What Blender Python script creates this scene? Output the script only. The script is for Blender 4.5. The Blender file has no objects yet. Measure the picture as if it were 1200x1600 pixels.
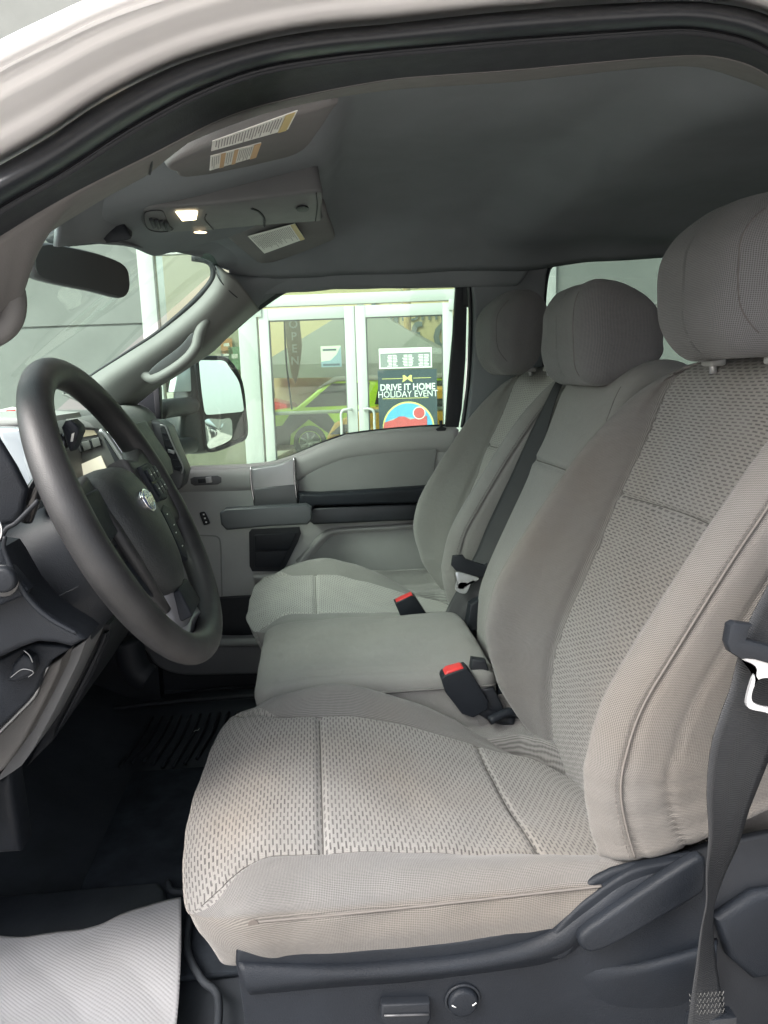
import bpy, bmesh, math, random
import numpy as np
from mathutils import Vector, Matrix
random.seed(4); np.random.seed(4)
scene = bpy.context.scene
COL = scene.collection
rad = math.radians

# ------------------------------------------------------------------ camera
CAM = np.array([0.0, 0.0, 1.5])
def cam_basis(yaw=5.35, pitch=10.4, roll=1.7):
    y, p, r = rad(yaw), rad(pitch), rad(roll)
    f = np.array([math.sin(y)*math.cos(p), math.cos(y)*math.cos(p), -math.sin(p)])
    R = np.cross(f, [0, 0, 1]); R /= np.linalg.norm(R); U = np.cross(R, f)
    return R*math.cos(r)-U*math.sin(r), U*math.cos(r)+R*math.sin(r), f
cR, cU, cF = cam_basis()
FPX = 1155.0
cam = bpy.data.cameras.new('camera'); camo = bpy.data.objects.new('camera', cam); COL.objects.link(camo)
cam.sensor_fit = 'VERTICAL'; cam.sensor_height = 36; cam.lens = FPX/1600*36
cam.clip_start = 0.02; cam.clip_end = 600
M = Matrix((( cR[0], cU[0], -cF[0], CAM[0]), (cR[1], cU[1], -cF[1], CAM[1]), (cR[2], cU[2], -cF[2], CAM[2]), (0, 0, 0, 1)))
camo.matrix_world = M
scene.camera = camo

# ------------------------------------------------------------------ world, sun, exposure
SUN_EL, SUN_AZ = 48, 238       # azimuth of the sun, degrees clockwise from +Y (behind the camera, a little ahead of the truck)
w = bpy.data.worlds.new('World'); scene.world = w; w.use_nodes = True
nt = w.node_tree; nt.nodes.clear()
sky = nt.nodes.new('ShaderNodeTexSky'); sky.sky_type = 'NISHITA'; sky.sun_disc = False
sky.sun_elevation = rad(SUN_EL); sky.sun_rotation = rad(SUN_AZ)
sky.air_density = 1.0; sky.dust_density = 6.0; sky.ozone_density = 1.0
hs = nt.nodes.new('ShaderNodeHueSaturation'); hs.inputs['Saturation'].default_value = 0.42
bg = nt.nodes.new('ShaderNodeBackground'); bg.inputs[1].default_value = 0.15
wo = nt.nodes.new('ShaderNodeOutputWorld')
nt.links.new(sky.outputs[0], hs.inputs['Color']); nt.links.new(hs.outputs[0], bg.inputs[0]); nt.links.new(bg.outputs[0], wo.inputs[0])
sl = bpy.data.lights.new('sun', 'SUN'); sl.energy = 0.6; sl.angle = rad(30); sl.color = (1, .98, .95)
so = bpy.data.objects.new('sun', sl); COL.objects.link(so)
a, e = rad(SUN_AZ), rad(SUN_EL)
sd = Vector((math.sin(a)*math.cos(e), math.cos(a)*math.cos(e), math.sin(e)))
so.rotation_euler = sd.to_track_quat('Z', 'Y').to_euler(); so.location = (0, -5, 8)
scene.view_settings.view_transform = 'Standard'; scene.view_settings.look = 'None'
scene.view_settings.gamma = 1; scene.view_settings.use_curve_mapping = False
scene.view_settings.exposure = 1.82
scene.render.engine = 'CYCLES'
cy = scene.cycles; cy.use_denoising = True; cy.max_bounces = 10; cy.diffuse_bounces = 6; cy.glossy_bounces = 4
cy.transparent_max_bounces = 16; cy.caustics_reflective = False; cy.caustics_refractive = False
cy.sample_clamp_indirect = 6
try: cy.denoising_input_passes = 'RGB_ALBEDO_NORMAL'
except Exception: pass

# ------------------------------------------------------------------ unprojecting and curves
def ray(px, py): return cF*FPX + cR*(px-600) + cU*(800-py)
def P(px, py, Y): d = ray(px, py); return CAM + d*(Y/d[1])
def PZ(px, py, Z): d = ray(px, py); return CAM + d*((Z-CAM[2])/d[2])
def PP(pts, Y=None): return [P(p[0], p[1], p[2] if len(p) > 2 else Y) for p in pts]

def cr(P0, n, closed=False):
    """Catmull-Rom through the points, resampled by arc length to n points."""
    Q = np.array(P0, float)
    if len(Q) == 2 and not closed:
        t = np.linspace(0, 1, n)[:, None]; return Q[0]*(1-t)+Q[1]*t
    if closed: E = np.vstack([Q[-1], Q, Q[0], Q[1]])
    else: E = np.vstack([2*Q[0]-Q[1], Q, 2*Q[-1]-Q[-2]])
    out = []
    for i in range(1, len(E)-2):
        p0, p1, p2, p3 = E[i-1], E[i], E[i+1], E[i+2]
        # centripetal-ish: plain uniform with limited tangents
        l = np.linalg.norm(p2-p1); m1 = (p2-p0)/2; m2 = (p3-p1)/2
        for m in (m1, m2):
            L = np.linalg.norm(m)
            if L > 1.2*l and L > 0: m *= 1.2*l/L
        for t in np.linspace(0, 1, 13)[:-1]:
            out.append((2*t**3-3*t**2+1)*p1+(t**3-2*t**2+t)*m1+(-2*t**3+3*t**2)*p2+(t**3-t**2)*m2)
    if not closed: out.append(E[-2])
    out = np.array(out)
    if closed: out = np.vstack([out, out[0]])
    s = np.concatenate([[0], np.cumsum(np.linalg.norm(np.diff(out, axis=0), axis=1))])
    t = np.linspace(0, s[-1], n+1)[:-1] if closed else np.linspace(0, s[-1], n)
    return np.array([np.interp(t, s, out[:, k]) for k in range(out.shape[1])]).T
def sm(pts, n=48): return [tuple(p) for p in cr(pts, n, True)]
def interp(x, tab):
    a = np.array(tab); return np.interp(x, a[:, 0], a[:, 1])
def sstep(a, b, x):
    t = np.clip((np.asarray(x, float)-a)/(b-a), 0, 1); return t*t*(3-2*t)

# ------------------------------------------------------------------ objects
def thing(name, label, cat, group=None, loc=(0, 0, 0)):
    o = bpy.data.objects.new(name, None); COL.objects.link(o); o.location = loc; o.empty_display_size = .05
    o['label'] = label; o['category'] = cat
    if group: o['group'] = group
    return o
def tag(o, label, cat, group=None):
    o['label'] = label; o['category'] = cat
    if group: o['group'] = group
    return o
def mesh_ob(name, V, F, m, parent=None, smooth=True, sharp=None, uv=None, uv2=None, mats=None, fm=None):
    me = bpy.data.meshes.new(name)
    me.from_pydata([tuple(map(float, v)) for v in V], [], [tuple(int(i) for i in f) for f in F]); me.validate(); me.update()
    if smooth: me.polygons.foreach_set('use_smooth', [True]*len(me.polygons))
    if sharp is not None: me.set_sharp_from_angle(angle=rad(sharp))
    for k, (nm, u) in enumerate((('UVMap', uv), ('mask', uv2))):
        if u is not None:
            l = me.uv_layers.new(name=nm); idx = np.zeros(len(me.loops), int); me.loops.foreach_get('vertex_index', idx)
            l.data.foreach_set('uv', np.asarray(u, np.float32)[idx].ravel())
    for mm in (mats or [m]): me.materials.append(mm)
    if fm is not None: me.polygons.foreach_set('material_index', fm)
    o = bpy.data.objects.new(name, me); COL.objects.link(o)
    if parent is not None:
        o.parent = parent
        o.matrix_parent_inverse = parent_world(parent).inverted()
    return o
def parent_world(p):
    m = p.matrix_basis.copy()
    if p.parent: m = parent_world(p.parent) @ p.matrix_parent_inverse @ m
    return m
def loft(name, rows, m, parent=None, cu=False, cv=False, cap=False, uv=None, uv2=None, sharp=None, flip=False, thick=0):
    R_ = np.array(rows, float); n, k, _ = R_.shape; V = R_.reshape(-1, 3); F = []
    for i in range(n if cu else n-1):
        for j in range(k if cv else k-1):
            a_, b_ = i*k+j, i*k+(j+1) % k; c_, d_ = ((i+1) % n)*k+(j+1) % k, ((i+1) % n)*k+j
            F.append((a_, d_, c_, b_) if flip else (a_, b_, c_, d_))
    if cap: F.append(tuple(range(k))[::-1]); F.append(tuple((n-1)*k+j for j in range(k)))
    if uv is None:
        du = np.linalg.norm(np.diff(R_, axis=0), axis=2).mean(axis=1); dv = np.linalg.norm(np.diff(R_, axis=1), axis=2).mean(axis=0)
        uu = np.concatenate([[0], np.cumsum(du)]); vv = np.concatenate([[0], np.cumsum(dv)])
        uv = np.stack(np.meshgrid(uu, vv, indexing='ij'), -1).reshape(-1, 2)
    o = mesh_ob(name, V, F, m, parent, True, sharp, uv, uv2)
    if thick:
        s = o.modifiers.new('solid', 'SOLIDIFY'); s.thickness = abs(thick); s.offset = -1 if thick > 0 else 1
    return o
def sheet(name, curves, m, parent=None, n=60, k=6, thick=.004, flip=False):
    """surface through several 3D curves; curves given as 3D points"""
    C_ = np.array([cr(c, n) for c in curves])
    rows = [cr(C_[:, i], k*(len(curves)-1)+1) for i in range(n)]
    return loft(name, rows, m, parent, thick=thick, flip=flip)
def tube(name, pts, r, m, parent=None, n=40, k=12, closed=False, flat=None, smooth_path=True):
    Q = cr(pts, n, closed) if smooth_path else np.array(pts, float)
    n = len(Q); rows = []; up = None
    rs = r if hasattr(r, '__len__') else None
    if rs is not None: rs = np.interp(np.linspace(0, 1, n), np.linspace(0, 1, len(rs)), rs)
    for i in range(n):
        t = (Q[(i+1) % n]-Q[i-1]) if closed else (Q[min(i+1, n-1)]-Q[max(i-1, 0)])
        t = t/np.linalg.norm(t)
        if up is None:
            up = np.array([0, 0, 1.]) if abs(t[2]) < .9 else np.array([1., 0, 0])
        a_ = np.cross(t, up); a_ /= np.linalg.norm(a_); b_ = np.cross(a_, t); up = b_
        rr = rs[i] if rs is not None else r
        fx, fy = flat if flat else (1, 1)
        rows.append([Q[i]+rr*(fx*math.cos(w_)*a_+fy*math.sin(w_)*b_) for w_ in np.linspace(0, 2*math.pi, k, endpoint=False)])
    return loft(name, rows, m, parent, cu=closed, cv=True, cap=not closed)
def slab(name, pts, vec, m, parent=None, bev=.003, seg=2, back=False):
    """outline (3D points) pushed along vec, front and back rims bevelled"""
    bm = bmesh.new(); v = Vector(tuple(map(float, vec)))
    vs = [bm.verts.new(tuple(map(float, p))) for p in pts]; f = bm.faces.new(vs); f.normal_update()
    if f.normal.dot(v) > 0: f.normal_flip()
    r = bmesh.ops.extrude_face_region(bm, geom=[f], use_keep_orig=True)
    nv = [x for x in r['geom'] if isinstance(x, bmesh.types.BMVert)]
    for x in nv: x.co += v
    bmesh.ops.recalc_face_normals(bm, faces=bm.faces[:])
    if bev:
        caps = [ff for ff in bm.faces if len(ff.verts) == len(pts)]
        ed = set()
        for ff in caps[:]:
            for e_ in ff.edges: ed.add(e_)
        try: bmesh.ops.bevel(bm, geom=list(ed), offset=bev, segments=seg, affect='EDGES', profile=.5, clamp_overlap=True)
        except Exception: pass
    me = bpy.data.meshes.new(name); bm.to_mesh(me); bm.free()
    me.polygons.foreach_set('use_smooth', [True]*len(me.polygons)); me.set_sharp_from_angle(angle=rad(38))
    me.materials.append(m); o = bpy.data.objects.new(name, me); COL.objects.link(o)
    if parent is not None: o.parent = parent; o.matrix_parent_inverse = parent_world(parent).inverted()
    return o
def panel(name, px, Y, thick, m, parent=None, bev=.004, seg=3, smooth=0):
    """a plate standing in a lengthwise plane of the truck, outline given at lateral distance Y"""
    pts = [P(p[0], p[1], Y) for p in px]
    if smooth: pts = [np.array(q) for q in sm(pts, smooth)]
    return slab(name, pts, (0, thick, 0), m, parent, bev, seg)
def box(name, lo, hi, m, parent=None, bev=.003, seg=2, mat4=None):
    x0, y0, z0 = lo; x1, y1, z1 = hi
    bm = bmesh.new(); bmesh.ops.create_cube(bm, size=1)
    for v in bm.verts: v.co = Vector(((x0+x1)/2+v.co.x*(x1-x0), (y0+y1)/2+v.co.y*(y1-y0), (z0+z1)/2+v.co.z*(z1-z0)))
    if bev: bmesh.ops.bevel(bm, geom=bm.edges[:], offset=min(bev, .45*min(abs(x1-x0), abs(y1-y0), abs(z1-z0))), segments=seg, affect='EDGES', profile=.5)
    if mat4 is not None: bmesh.ops.transform(bm, matrix=mat4, verts=bm.verts[:])
    me = bpy.data.meshes.new(name); bm.to_mesh(me); bm.free()
    me.polygons.foreach_set('use_smooth', [True]*len(me.polygons)); me.set_sharp_from_angle(angle=rad(38))
    me.materials.append(m); o = bpy.data.objects.new(name, me); COL.objects.link(o)
    if parent is not None: o.parent = parent; o.matrix_parent_inverse = parent_world(parent).inverted()
    return o
def rbox(name, lo, hi, r, m, parent=None, res=.01, deform=None, uvf=None, maskf=None):
    lo = np.array(lo, float); hi = np.array(hi, float); h = (hi-lo)/2; c = (hi+lo)/2
    r = np.minimum(np.array(r if hasattr(r, '__len__') else (r, r, r), float), h*.999)
    n = [max(4, int(math.ceil(2*h[i]/res))) for i in range(3)]
    key = {}; V = []; F = []
    def vid(p):
        k_ = (round(p[0], 6), round(p[1], 6), round(p[2], 6))
        if k_ not in key: key[k_] = len(V); V.append(p)
        return key[k_]
    for ax in range(3):
        b, d = (ax+1) % 3, (ax+2) % 3
        gb = np.linspace(-h[b], h[b], n[b]+1); gd = np.linspace(-h[d], h[d], n[d]+1)
        for s in (-1, 1):
            ids = [[0]*(n[d]+1) for _ in range(n[b]+1)]
            for i in range(n[b]+1):
                for j in range(n[d]+1):
                    p = [0, 0, 0]; p[ax] = s*h[ax]; p[b] = gb[i]; p[d] = gd[j]; ids[i][j] = vid(p)
            for i in range(n[b]):
                for j in range(n[d]):
                    q = (ids[i][j], ids[i+1][j], ids[i+1][j+1], ids[i][j+1]); F.append(q if s > 0 else q[::-1])
    V = np.array(V); inner = h-r; q = np.clip(V, -inner, inner); d = (V-q)/r; L = np.linalg.norm(d, axis=1)
    L[L == 0] = 1; nrm = d/L[:, None]; V = q+r*nrm + c
    uv = uvf(V, nrm) if uvf else np.stack([V[:, 0]+nrm[:, 0]*(hi[2]-V[:, 2]), V[:, 1]+nrm[:, 1]*(hi[2]-V[:, 2])], 1)
    mk = maskf(V, nrm) if maskf else None
    if deform: V = deform(V, nrm)
    return mesh_ob(name, V, F, m, parent, True, None, uv, mk)
def text(name, s, size, m, mat4, parent=None, ext=.0005, align='CENTER', bold=0, sx=1, shear=0):
    cu = bpy.data.curves.new(name, 'FONT'); cu.body = s; cu.size = size; cu.extrude = ext; cu.align_x = align; cu.align_y = 'CENTER'
    cu.offset = bold; cu.shear = shear; cu.resolution_u = 3
    t = bpy.data.objects.new('t', cu); COL.objects.link(t); dg = bpy.context.evaluated_depsgraph_get()
    me = bpy.data.meshes.new_from_object(t.evaluated_get(dg)); bpy.data.objects.remove(t); me.name = name
    me.transform(mat4 @ Matrix.Diagonal((sx, 1, 1, 1))); me.materials.clear(); me.materials.append(m)
    o = bpy.data.objects.new(name, me); COL.objects.link(o)
    if parent is not None: o.parent = parent; o.matrix_parent_inverse = parent_world(parent).inverted()
    return o
def merge(name, obs, parent=None, m=None):
    """several freshly made meshes of one part become one mesh"""
    bm = bmesh.new(); mats = []
    for o in obs:
        off = len(mats)
        me = o.data.copy(); me.transform(parent_world(o)); 
        for mm in o.data.materials: mats.append(mm)
        pre = len(bm.faces); bm.from_mesh(me); bm.faces.ensure_lookup_table()
        for f in bm.faces[pre:]: f.material_index += off
        bpy.data.objects.remove(o); bpy.data.meshes.remove(me)
    me = bpy.data.meshes.new(name); bm.to_mesh(me); bm.free()
    for mm in mats: me.materials.append(mm)
    o = bpy.data.objects.new(name, me); COL.objects.link(o)
    if parent is not None: o.parent = parent; o.matrix_parent_inverse = parent_world(parent).inverted()
    return o

# ------------------------------------------------------------------ materials
class G:
    def __init__(s, name):
        s.m = bpy.data.materials.new(name); s.m.use_nodes = True; s.t = s.m.node_tree; s.t.nodes.clear()
        s.out = s.t.nodes.new('ShaderNodeOutputMaterial')
    def n(s, typ, **kw):
        x = s.t.nodes.new(typ)
        for k, v in kw.items():
            if k.startswith('i_'): x.inputs[k[2:].replace('_', ' ')].default_value = v
            else: setattr(x, k, v)
        return x
    def l(s, a, b): s.t.links.new(a, b)
    def math(s, op, a, b=None, c=None):
        x = s.t.nodes.new('ShaderNodeMath'); x.operation = op
        for k, v in enumerate((a, b, c)):
            if v is None: continue
            if isinstance(v, (int, float)): x.inputs[k].default_value = v
            else: s.l(v, x.inputs[k])
        return x.outputs[0]
    def mix(s, f, a, b, blend='MIX'):
        x = s.t.nodes.new('ShaderNodeMix'); x.data_type = 'RGBA'; x.blend_type = blend
        for k, v in ((0, f), (6, a), (7, b)):
            if isinstance(v, (int, float)): x.inputs[k].default_value = v
            elif isinstance(v, tuple): x.inputs[k].default_value = (*v[:3], 1)
            else: s.l(v, x.inputs[k])
        return x.outputs[2]
    def noise(s, scale, detail=4, vec=None, rough=.55):
        x = s.n('ShaderNodeTexNoise'); x.inputs['Scale'].default_value = scale; x.inputs['Detail'].default_value = detail
        x.inputs['Roughness'].default_value = rough
        if vec is not None: s.l(vec, x.inputs['Vector'])
        return x.outputs[0]
    def obj(s): return s.n('ShaderNodeNewGeometry').outputs['Position']
def pbr(name, col, rough=.5, metal=0, var=.0, vscale=6, bump=0, bscale=400, spec=.5, coat=0, sheen=0, emis=None, es=0, warm=None):
    g = G(name); b = g.n('ShaderNodeBsdfPrincipled'); g.l(b.outputs[0], g.out.inputs[0])
    b.inputs['Roughness'].default_value = rough; b.inputs['Metallic'].default_value = metal
    b.inputs['Specular IOR Level'].default_value = spec; b.inputs['Coat Weight'].default_value = coat
    b.inputs['Sheen Weight'].default_value = sheen
    tc = g.n('ShaderNodeTexCoord').outputs['Object']
    if var:
        n_ = g.noise(vscale, 6, tc); f = g.math('MULTIPLY_ADD', n_, 2.2, -.6)
        lo = tuple(c*(1-var) for c in col); hi = tuple(min(1, c*(1+var)) for c in (warm or col))
        x = g.mix(f, lo, hi); g.t.nodes[-1].clamp_factor = True
        g.l(x, b.inputs['Base Color'])
        fr = g.noise(vscale*7, 4, tc); g.l(g.math('MULTIPLY_ADD', fr, .3*rough, rough*.85), b.inputs['Roughness'])
    else: b.inputs['Base Color'].default_value = (*col, 1)
    if bump:
        n2 = g.noise(bscale, 3, tc); bp = g.n('ShaderNodeBump'); bp.inputs['Strength'].default_value = bump
        bp.inputs['Distance'].default_value = .0006; g.l(n2, bp.inputs['Height']); g.l(bp.outputs[0], b.inputs['Normal'])
    if emis: b.inputs['Emission Color'].default_value = (*emis, 1); b.inputs['Emission Strength'].default_value = es
    return g.m
def fabric(name, plain, plain2, light, dash, dirt=(.36, .27, .2), dirt_amt=.5, period=.0026, pattern=True):
    """woven seat cloth: fine two-tone weave, and on the insert short dark dashes in staggered rows"""
    g = G(name); b = g.n('ShaderNodeBsdfPrincipled'); g.l(b.outputs[0], g.out.inputs[0])
    b.inputs['Roughness'].default_value = .85; b.inputs['Sheen Weight'].default_value = .25; b.inputs['Sheen Roughness'].default_value = .5
    b.inputs['Specular IOR Level'].default_value = .25
    uv = g.n('ShaderNodeUVMap', uv_map='UVMap').outputs[0]
    sp = g.n('ShaderNodeSeparateXYZ'); g.l(uv, sp.inputs[0]); u, v = sp.outputs[0], sp.outputs[1]
    pos = g.n('ShaderNodeTexCoord').outputs['Object']
    wp = g.noise(11, 3, pos); u = g.math('ADD', u, g.math('MULTIPLY', wp, .006)); wp2 = g.noise(9, 3, pos); v = g.math('ADD', v, g.math('MULTIPLY', wp2, .010))
    # weave
    k = 2*math.pi/period
    su = g.math('SINE', g.math('MULTIPLY', g.math('ADD', u, v), k*.7)); sv = g.math('SINE', g.math('MULTIPLY', g.math('SUBTRACT', u, v), k*.7))
    wv = g.math('MULTIPLY', su, sv); wv = g.math('MULTIPLY_ADD', wv, 2.0, .62)
    wf = g.n('ShaderNodeClamp'); g.l(wv, wf.inputs[0])
    thr = g.noise(900, 2, pos); pl = g.mix(wf.outputs[0], plain2, plain)
    pl = g.mix(g.math('MULTIPLY', thr, .35), pl, tuple(c*.75 for c in plain))
    h = wf.outputs[0]
    colr = pl
    if pattern:
        mk = g.n('ShaderNodeUVMap', uv_map='mask').outputs[0]; ms = g.n('ShaderNodeSeparateXYZ'); g.l(mk, ms.inputs[0])
        ins = g.math('GREATER_THAN', ms.outputs[0], 0.0)
        cu_ = g.math('DIVIDE', u, .0047); colid = g.math('FLOOR', cu_); fu = g.math('FRACT', cu_)
        vv = g.math('ADD', g.math('DIVIDE', v, .0185), g.math('MULTIPLY', g.math('MODULO', g.math('ABSOLUTE', colid), 2), .5)); fv = g.math('FRACT', vv)
        m1 = g.math('MULTIPLY', g.math('GREATER_THAN', fu, .2), g.math('LESS_THAN', fu, .66))
        m2 = g.math('MULTIPLY', m1, g.math('LESS_THAN', fv, .64))
        lt = g.mix(g.math('MULTIPLY', wf.outputs[0], .3), light, tuple(c*.78 for c in light))
        pt = g.mix(g.math('MULTIPLY', m2, g.math('MULTIPLY_ADD', g.noise(30, 4, pos), .9, .42)), lt, dash)
        dm_ = ms.outputs[1]; pl = g.mix(g.math('MULTIPLY', dm_, .85), pl, g.mix(1.0, pl, (.92, .85, .76), 'MULTIPLY')); pt = g.mix(g.math('MULTIPLY', dm_, .8), pt, g.mix(1.0, pt, (.90, .82, .73), 'MULTIPLY'))
        colr = g.mix(ins, pl, pt)
        h = g.math('MULTIPLY', g.math('SUBTRACT', g.math('MULTIPLY_ADD', wf.outputs[0], .4, .6), g.math('MULTIPLY', m2, g.math('MULTIPLY', ins, .9))), 1.0)
    d1 = g.noise(3.2, 5, pos); d1 = g.math('MULTIPLY_ADD', d1, 3.0, -1.2); dc = g.n('ShaderNodeClamp'); g.l(d1, dc.inputs[0])
    colr = g.mix(g.math('MULTIPLY', dc.outputs[0], dirt_amt), colr, g.mix(1.0, colr, tuple(min(1., c*3.0) for c in dirt), 'MULTIPLY'))
    d2 = g.noise(14, 5, pos); colr = g.mix(g.math('MULTIPLY', d2, .28), colr, (.12, .11, .10))
    g.l(colr, b.inputs['Base Color'])
    bp = g.n('ShaderNodeBump'); bp.inputs['Strength'].default_value = .8; bp.inputs['Distance'].default_value = .0009
    g.l(h, bp.inputs['Height'])
    wr = g.noise(26, 5, pos, .65); bp2 = g.n('ShaderNodeBump'); bp2.inputs['Strength'].default_value = .4; bp2.inputs['Distance'].default_value = .007
    g.l(wr, bp2.inputs['Height']); g.l(bp2.outputs[0], bp.inputs['Normal'])
    g.l(bp.outputs[0], b.inputs['Normal'])
    return g.m
def glass(name, tint=(.9, .95, .92), refl=.04, rough=0.0, dust=0.0, fk=.9):
    g = G(name); tr = g.n('ShaderNodeBsdfTransparent'); tr.inputs[0].default_value = (*tint, 1)
    gl = g.n('ShaderNodeBsdfGlossy'); gl.inputs['Roughness'].default_value = rough
    fr = g.n('ShaderNodeFresnel'); fr.inputs[0].default_value = 1.45
    mx = g.n('ShaderNodeMixShader'); g.l(g.math('ADD', g.math('MULTIPLY', fr.outputs[0], fk), refl), mx.inputs[0]); g.l(tr.outputs[0], mx.inputs[1]); g.l(gl.outputs[0], mx.inputs[2])
    if dust:
        df = g.n('ShaderNodeBsdfDiffuse'); df.inputs[0].default_value = (.6, .58, .52, 1)
        pos = g.obj(); mp = g.n('ShaderNodeMapping'); mp.inputs['Scale'].default_value = (1, 1, .12); g.l(pos, mp.inputs[0])
        ns = g.noise(60, 6, mp.outputs[0]); s_ = g.n('ShaderNodeSeparateXYZ'); g.l(pos, s_.inputs[0])
        low = g.n('ShaderNodeMapRange'); low.inputs[1].default_value = 1.6; low.inputs[2].default_value = 1.15; g.l(s_.outputs[2], low.inputs[0])
        m2 = g.n('ShaderNodeMixShader'); g.l(g.math('MULTIPLY', g.math('MULTIPLY', ns, low.outputs[0]), dust), m2.inputs[0]); g.l(mx.outputs[0], m2.inputs[1]); g.l(df.outputs[0], m2.inputs[2])
        g.l(m2.outputs[0], g.out.inputs[0])
    else: g.l(mx.outputs[0], g.out.inputs[0])
    return g.m

F_DRV = fabric('seat_cloth_driver', (.212, .209, .205), (.054, .053, .053), (.27, .264, .254), (.068, .065, .065), dirt_amt=.40)
F_PAS = fabric('seat_cloth_passenger', (.285, .288, .278), (.10, .102, .10), (.43, .43, .41), (.17, .165, .16), dirt_amt=.15)
F_CTR = fabric('seat_cloth_center', (.29, .29, .282), (.12, .12, .117), (.5, .5, .46), (.17, .16, .155), dirt_amt=.2, pattern=False)
F_HR = fabric('headrest_cloth', (.178, .182, .190), (.052, .054, .059), (.5, .5, .5), (.2, .2, .2), dirt_amt=.1, pattern=False, period=.003)
M_SEAM = pbr('seam_thread', (.15, .138, .128), .9, spec=.1, bump=.5, bscale=900)
M_SEAMG = pbr('seam_thread_grey', (.13, .128, .124), .9, spec=.1, bump=.5, bscale=900)
M_PBLK = pbr('black_grained_plastic', (.0105, .013, .0175), .52, var=.35, bump=1.0, bscale=700, spec=.25)
M_PDRK = pbr('dark_plastic', (.014, .0165, .021), .5, var=.25, bump=.6, bscale=700, spec=.28)
M_WHEEL = pbr('worn_wheel_rubber', (.0165, .0172, .0188), .46, var=.4, vscale=9, bump=.6, bscale=800, warm=(.028, .028, .029))
M_GREY = pbr('grey_trim_plastic', (.34, .345, .335), .55, var=.08, bump=.5, bscale=700)
M_GREYD = pbr('dark_grey_trim', (.22, .225, .22), .7, var=.08, bump=.5, bscale=700)  # darker grey; on the door plates it carries the shade of the recesses
M_PILLAR = pbr('pillar_trim_plastic', (.165, .166, .16), .6, var=.06, bump=.4, bscale=700)
M_TRIMD = pbr('upper_trim_plastic', (.105, .102, .10), .65, var=.06, bump=.4, bscale=700)
M_KNEE1 = pbr('knee_trim_warm', (.075, .072, .069), .5, var=.1, bump=.4, bscale=700); M_KNEE2 = pbr('knee_trim_cool', (.12, .123, .128), .5, var=.1, bump=.4, bscale=700)
M_HEAD = pbr('headliner_cloth', (.18, .195, .207), .95, var=.14, vscale=4, bump=1.0, bscale=900, spec=.1)
M_VISOR = pbr('visor_cloth', (.15, .148, .148), .9, var=.08, bump=.6, bscale=800, spec=.15)
M_CONS = pbr('overhead_console_plastic', (.11, .114, .117), .6, var=.08, bump=.5, bscale=700)
M_RUB = pbr('black_rubber', (.012, .0145, .019), .42, var=.3, vscale=12, bump=.3, bscale=300)
M_RUB2 = pbr('matt_black_rubber', (.010, .012, .016), .65, var=.25, bump=.4, bscale=500)
M_PAINT = pbr('white_paint', (.85, .84, .845), .3, coat=.4, spec=.5)
M_CARPET = pbr('black_carpet', (.040, .047, .057), .95, var=.35, vscale=18, bump=1, bscale=1200, spec=.1)
M_MAT = pbr('black_floor_liner', (.040, .046, .055), .6, var=.25, vscale=10, bump=.5, bscale=200)
M_CHROME = pbr('chrome', (.75, .76, .78), .12, metal=1)
M_STEEL = pbr('brushed_steel', (.62, .63, .65), .3, metal=.7, var=.06)
M_SILV = pbr('satin_silver_trim', (.33, .335, .34), .38, metal=.6, var=.08)
M_GUN = pbr('satin_gunmetal_trim', (.085, .087, .092), .42, metal=.3, var=.1, bump=.2, bscale=900)
M_PULL = pbr('pull_handle_plastic', (.055, .06, .066), .4, var=.1, spec=.5)
M_THR = pbr('grey_thread', (.13, .13, .125), .9)
M_RED = pbr('red_plastic', (.55, .03, .03), .4)
M_SHINY = pbr('gloss_black', (.02, .021, .023), .15, coat=.5)
M_BELT = None
M_MIRROR = pbr('mirror_glass', (1, .97, .90), .01, metal=1)
M_DMIR = pbr('dark_mirror_glass', (.055, .058, .058), .07, spec=1.0)
M_WHITE = pbr('white_print', (.75, .76, .74), .6)
M_GGLASS = glass('truck_side_glass', (.80, .92, .845), .01, dust=.22)
M_WGLASS = glass('windshield_glass', (.70, .85, .77), .0, fk=.12)
M_RGLASS = glass('rear_window_glass', (.62, .70, .66), .01)
M_SGLASS = glass('store_glass', (.86, .88, .82), .05, fk=.5)
def belt_mat():
    g = G('belt_webbing'); b = g.n('ShaderNodeBsdfPrincipled'); g.l(b.outputs[0], g.out.inputs[0])
    uv = g.n('ShaderNodeUVMap', uv_map='UVMap').outputs[0]; sp = g.n('ShaderNodeSeparateXYZ'); g.l(uv, sp.inputs[0])
    zz = g.math('PINGPONG', g.math('MULTIPLY', sp.outputs[1], 120), 1); tw = g.math('SINE', g.math('MULTIPLY', g.math('ADD', sp.outputs[0], g.math('MULTIPLY', zz, .002)), 3200))
    ns = g.noise(25, 5, g.n('ShaderNodeTexCoord').outputs['Object'])
    c = g.mix(ns, (.007, .0085, .011), (.024, .025, .027)); c = g.mix(g.math('MULTIPLY_ADD', tw, .2, .2), c, (.04, .042, .045)); g.l(c, b.inputs['Base Color'])
    b.inputs['Roughness'].default_value = .5; bp = g.n('ShaderNodeBump'); bp.inputs['Strength'].default_value = .5; bp.inputs['Distance'].default_value = .0004
    g.l(tw, bp.inputs['Height']); g.l(bp.outputs[0], b.inputs['Normal']); return g.m
M_BELT = belt_mat()

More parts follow.
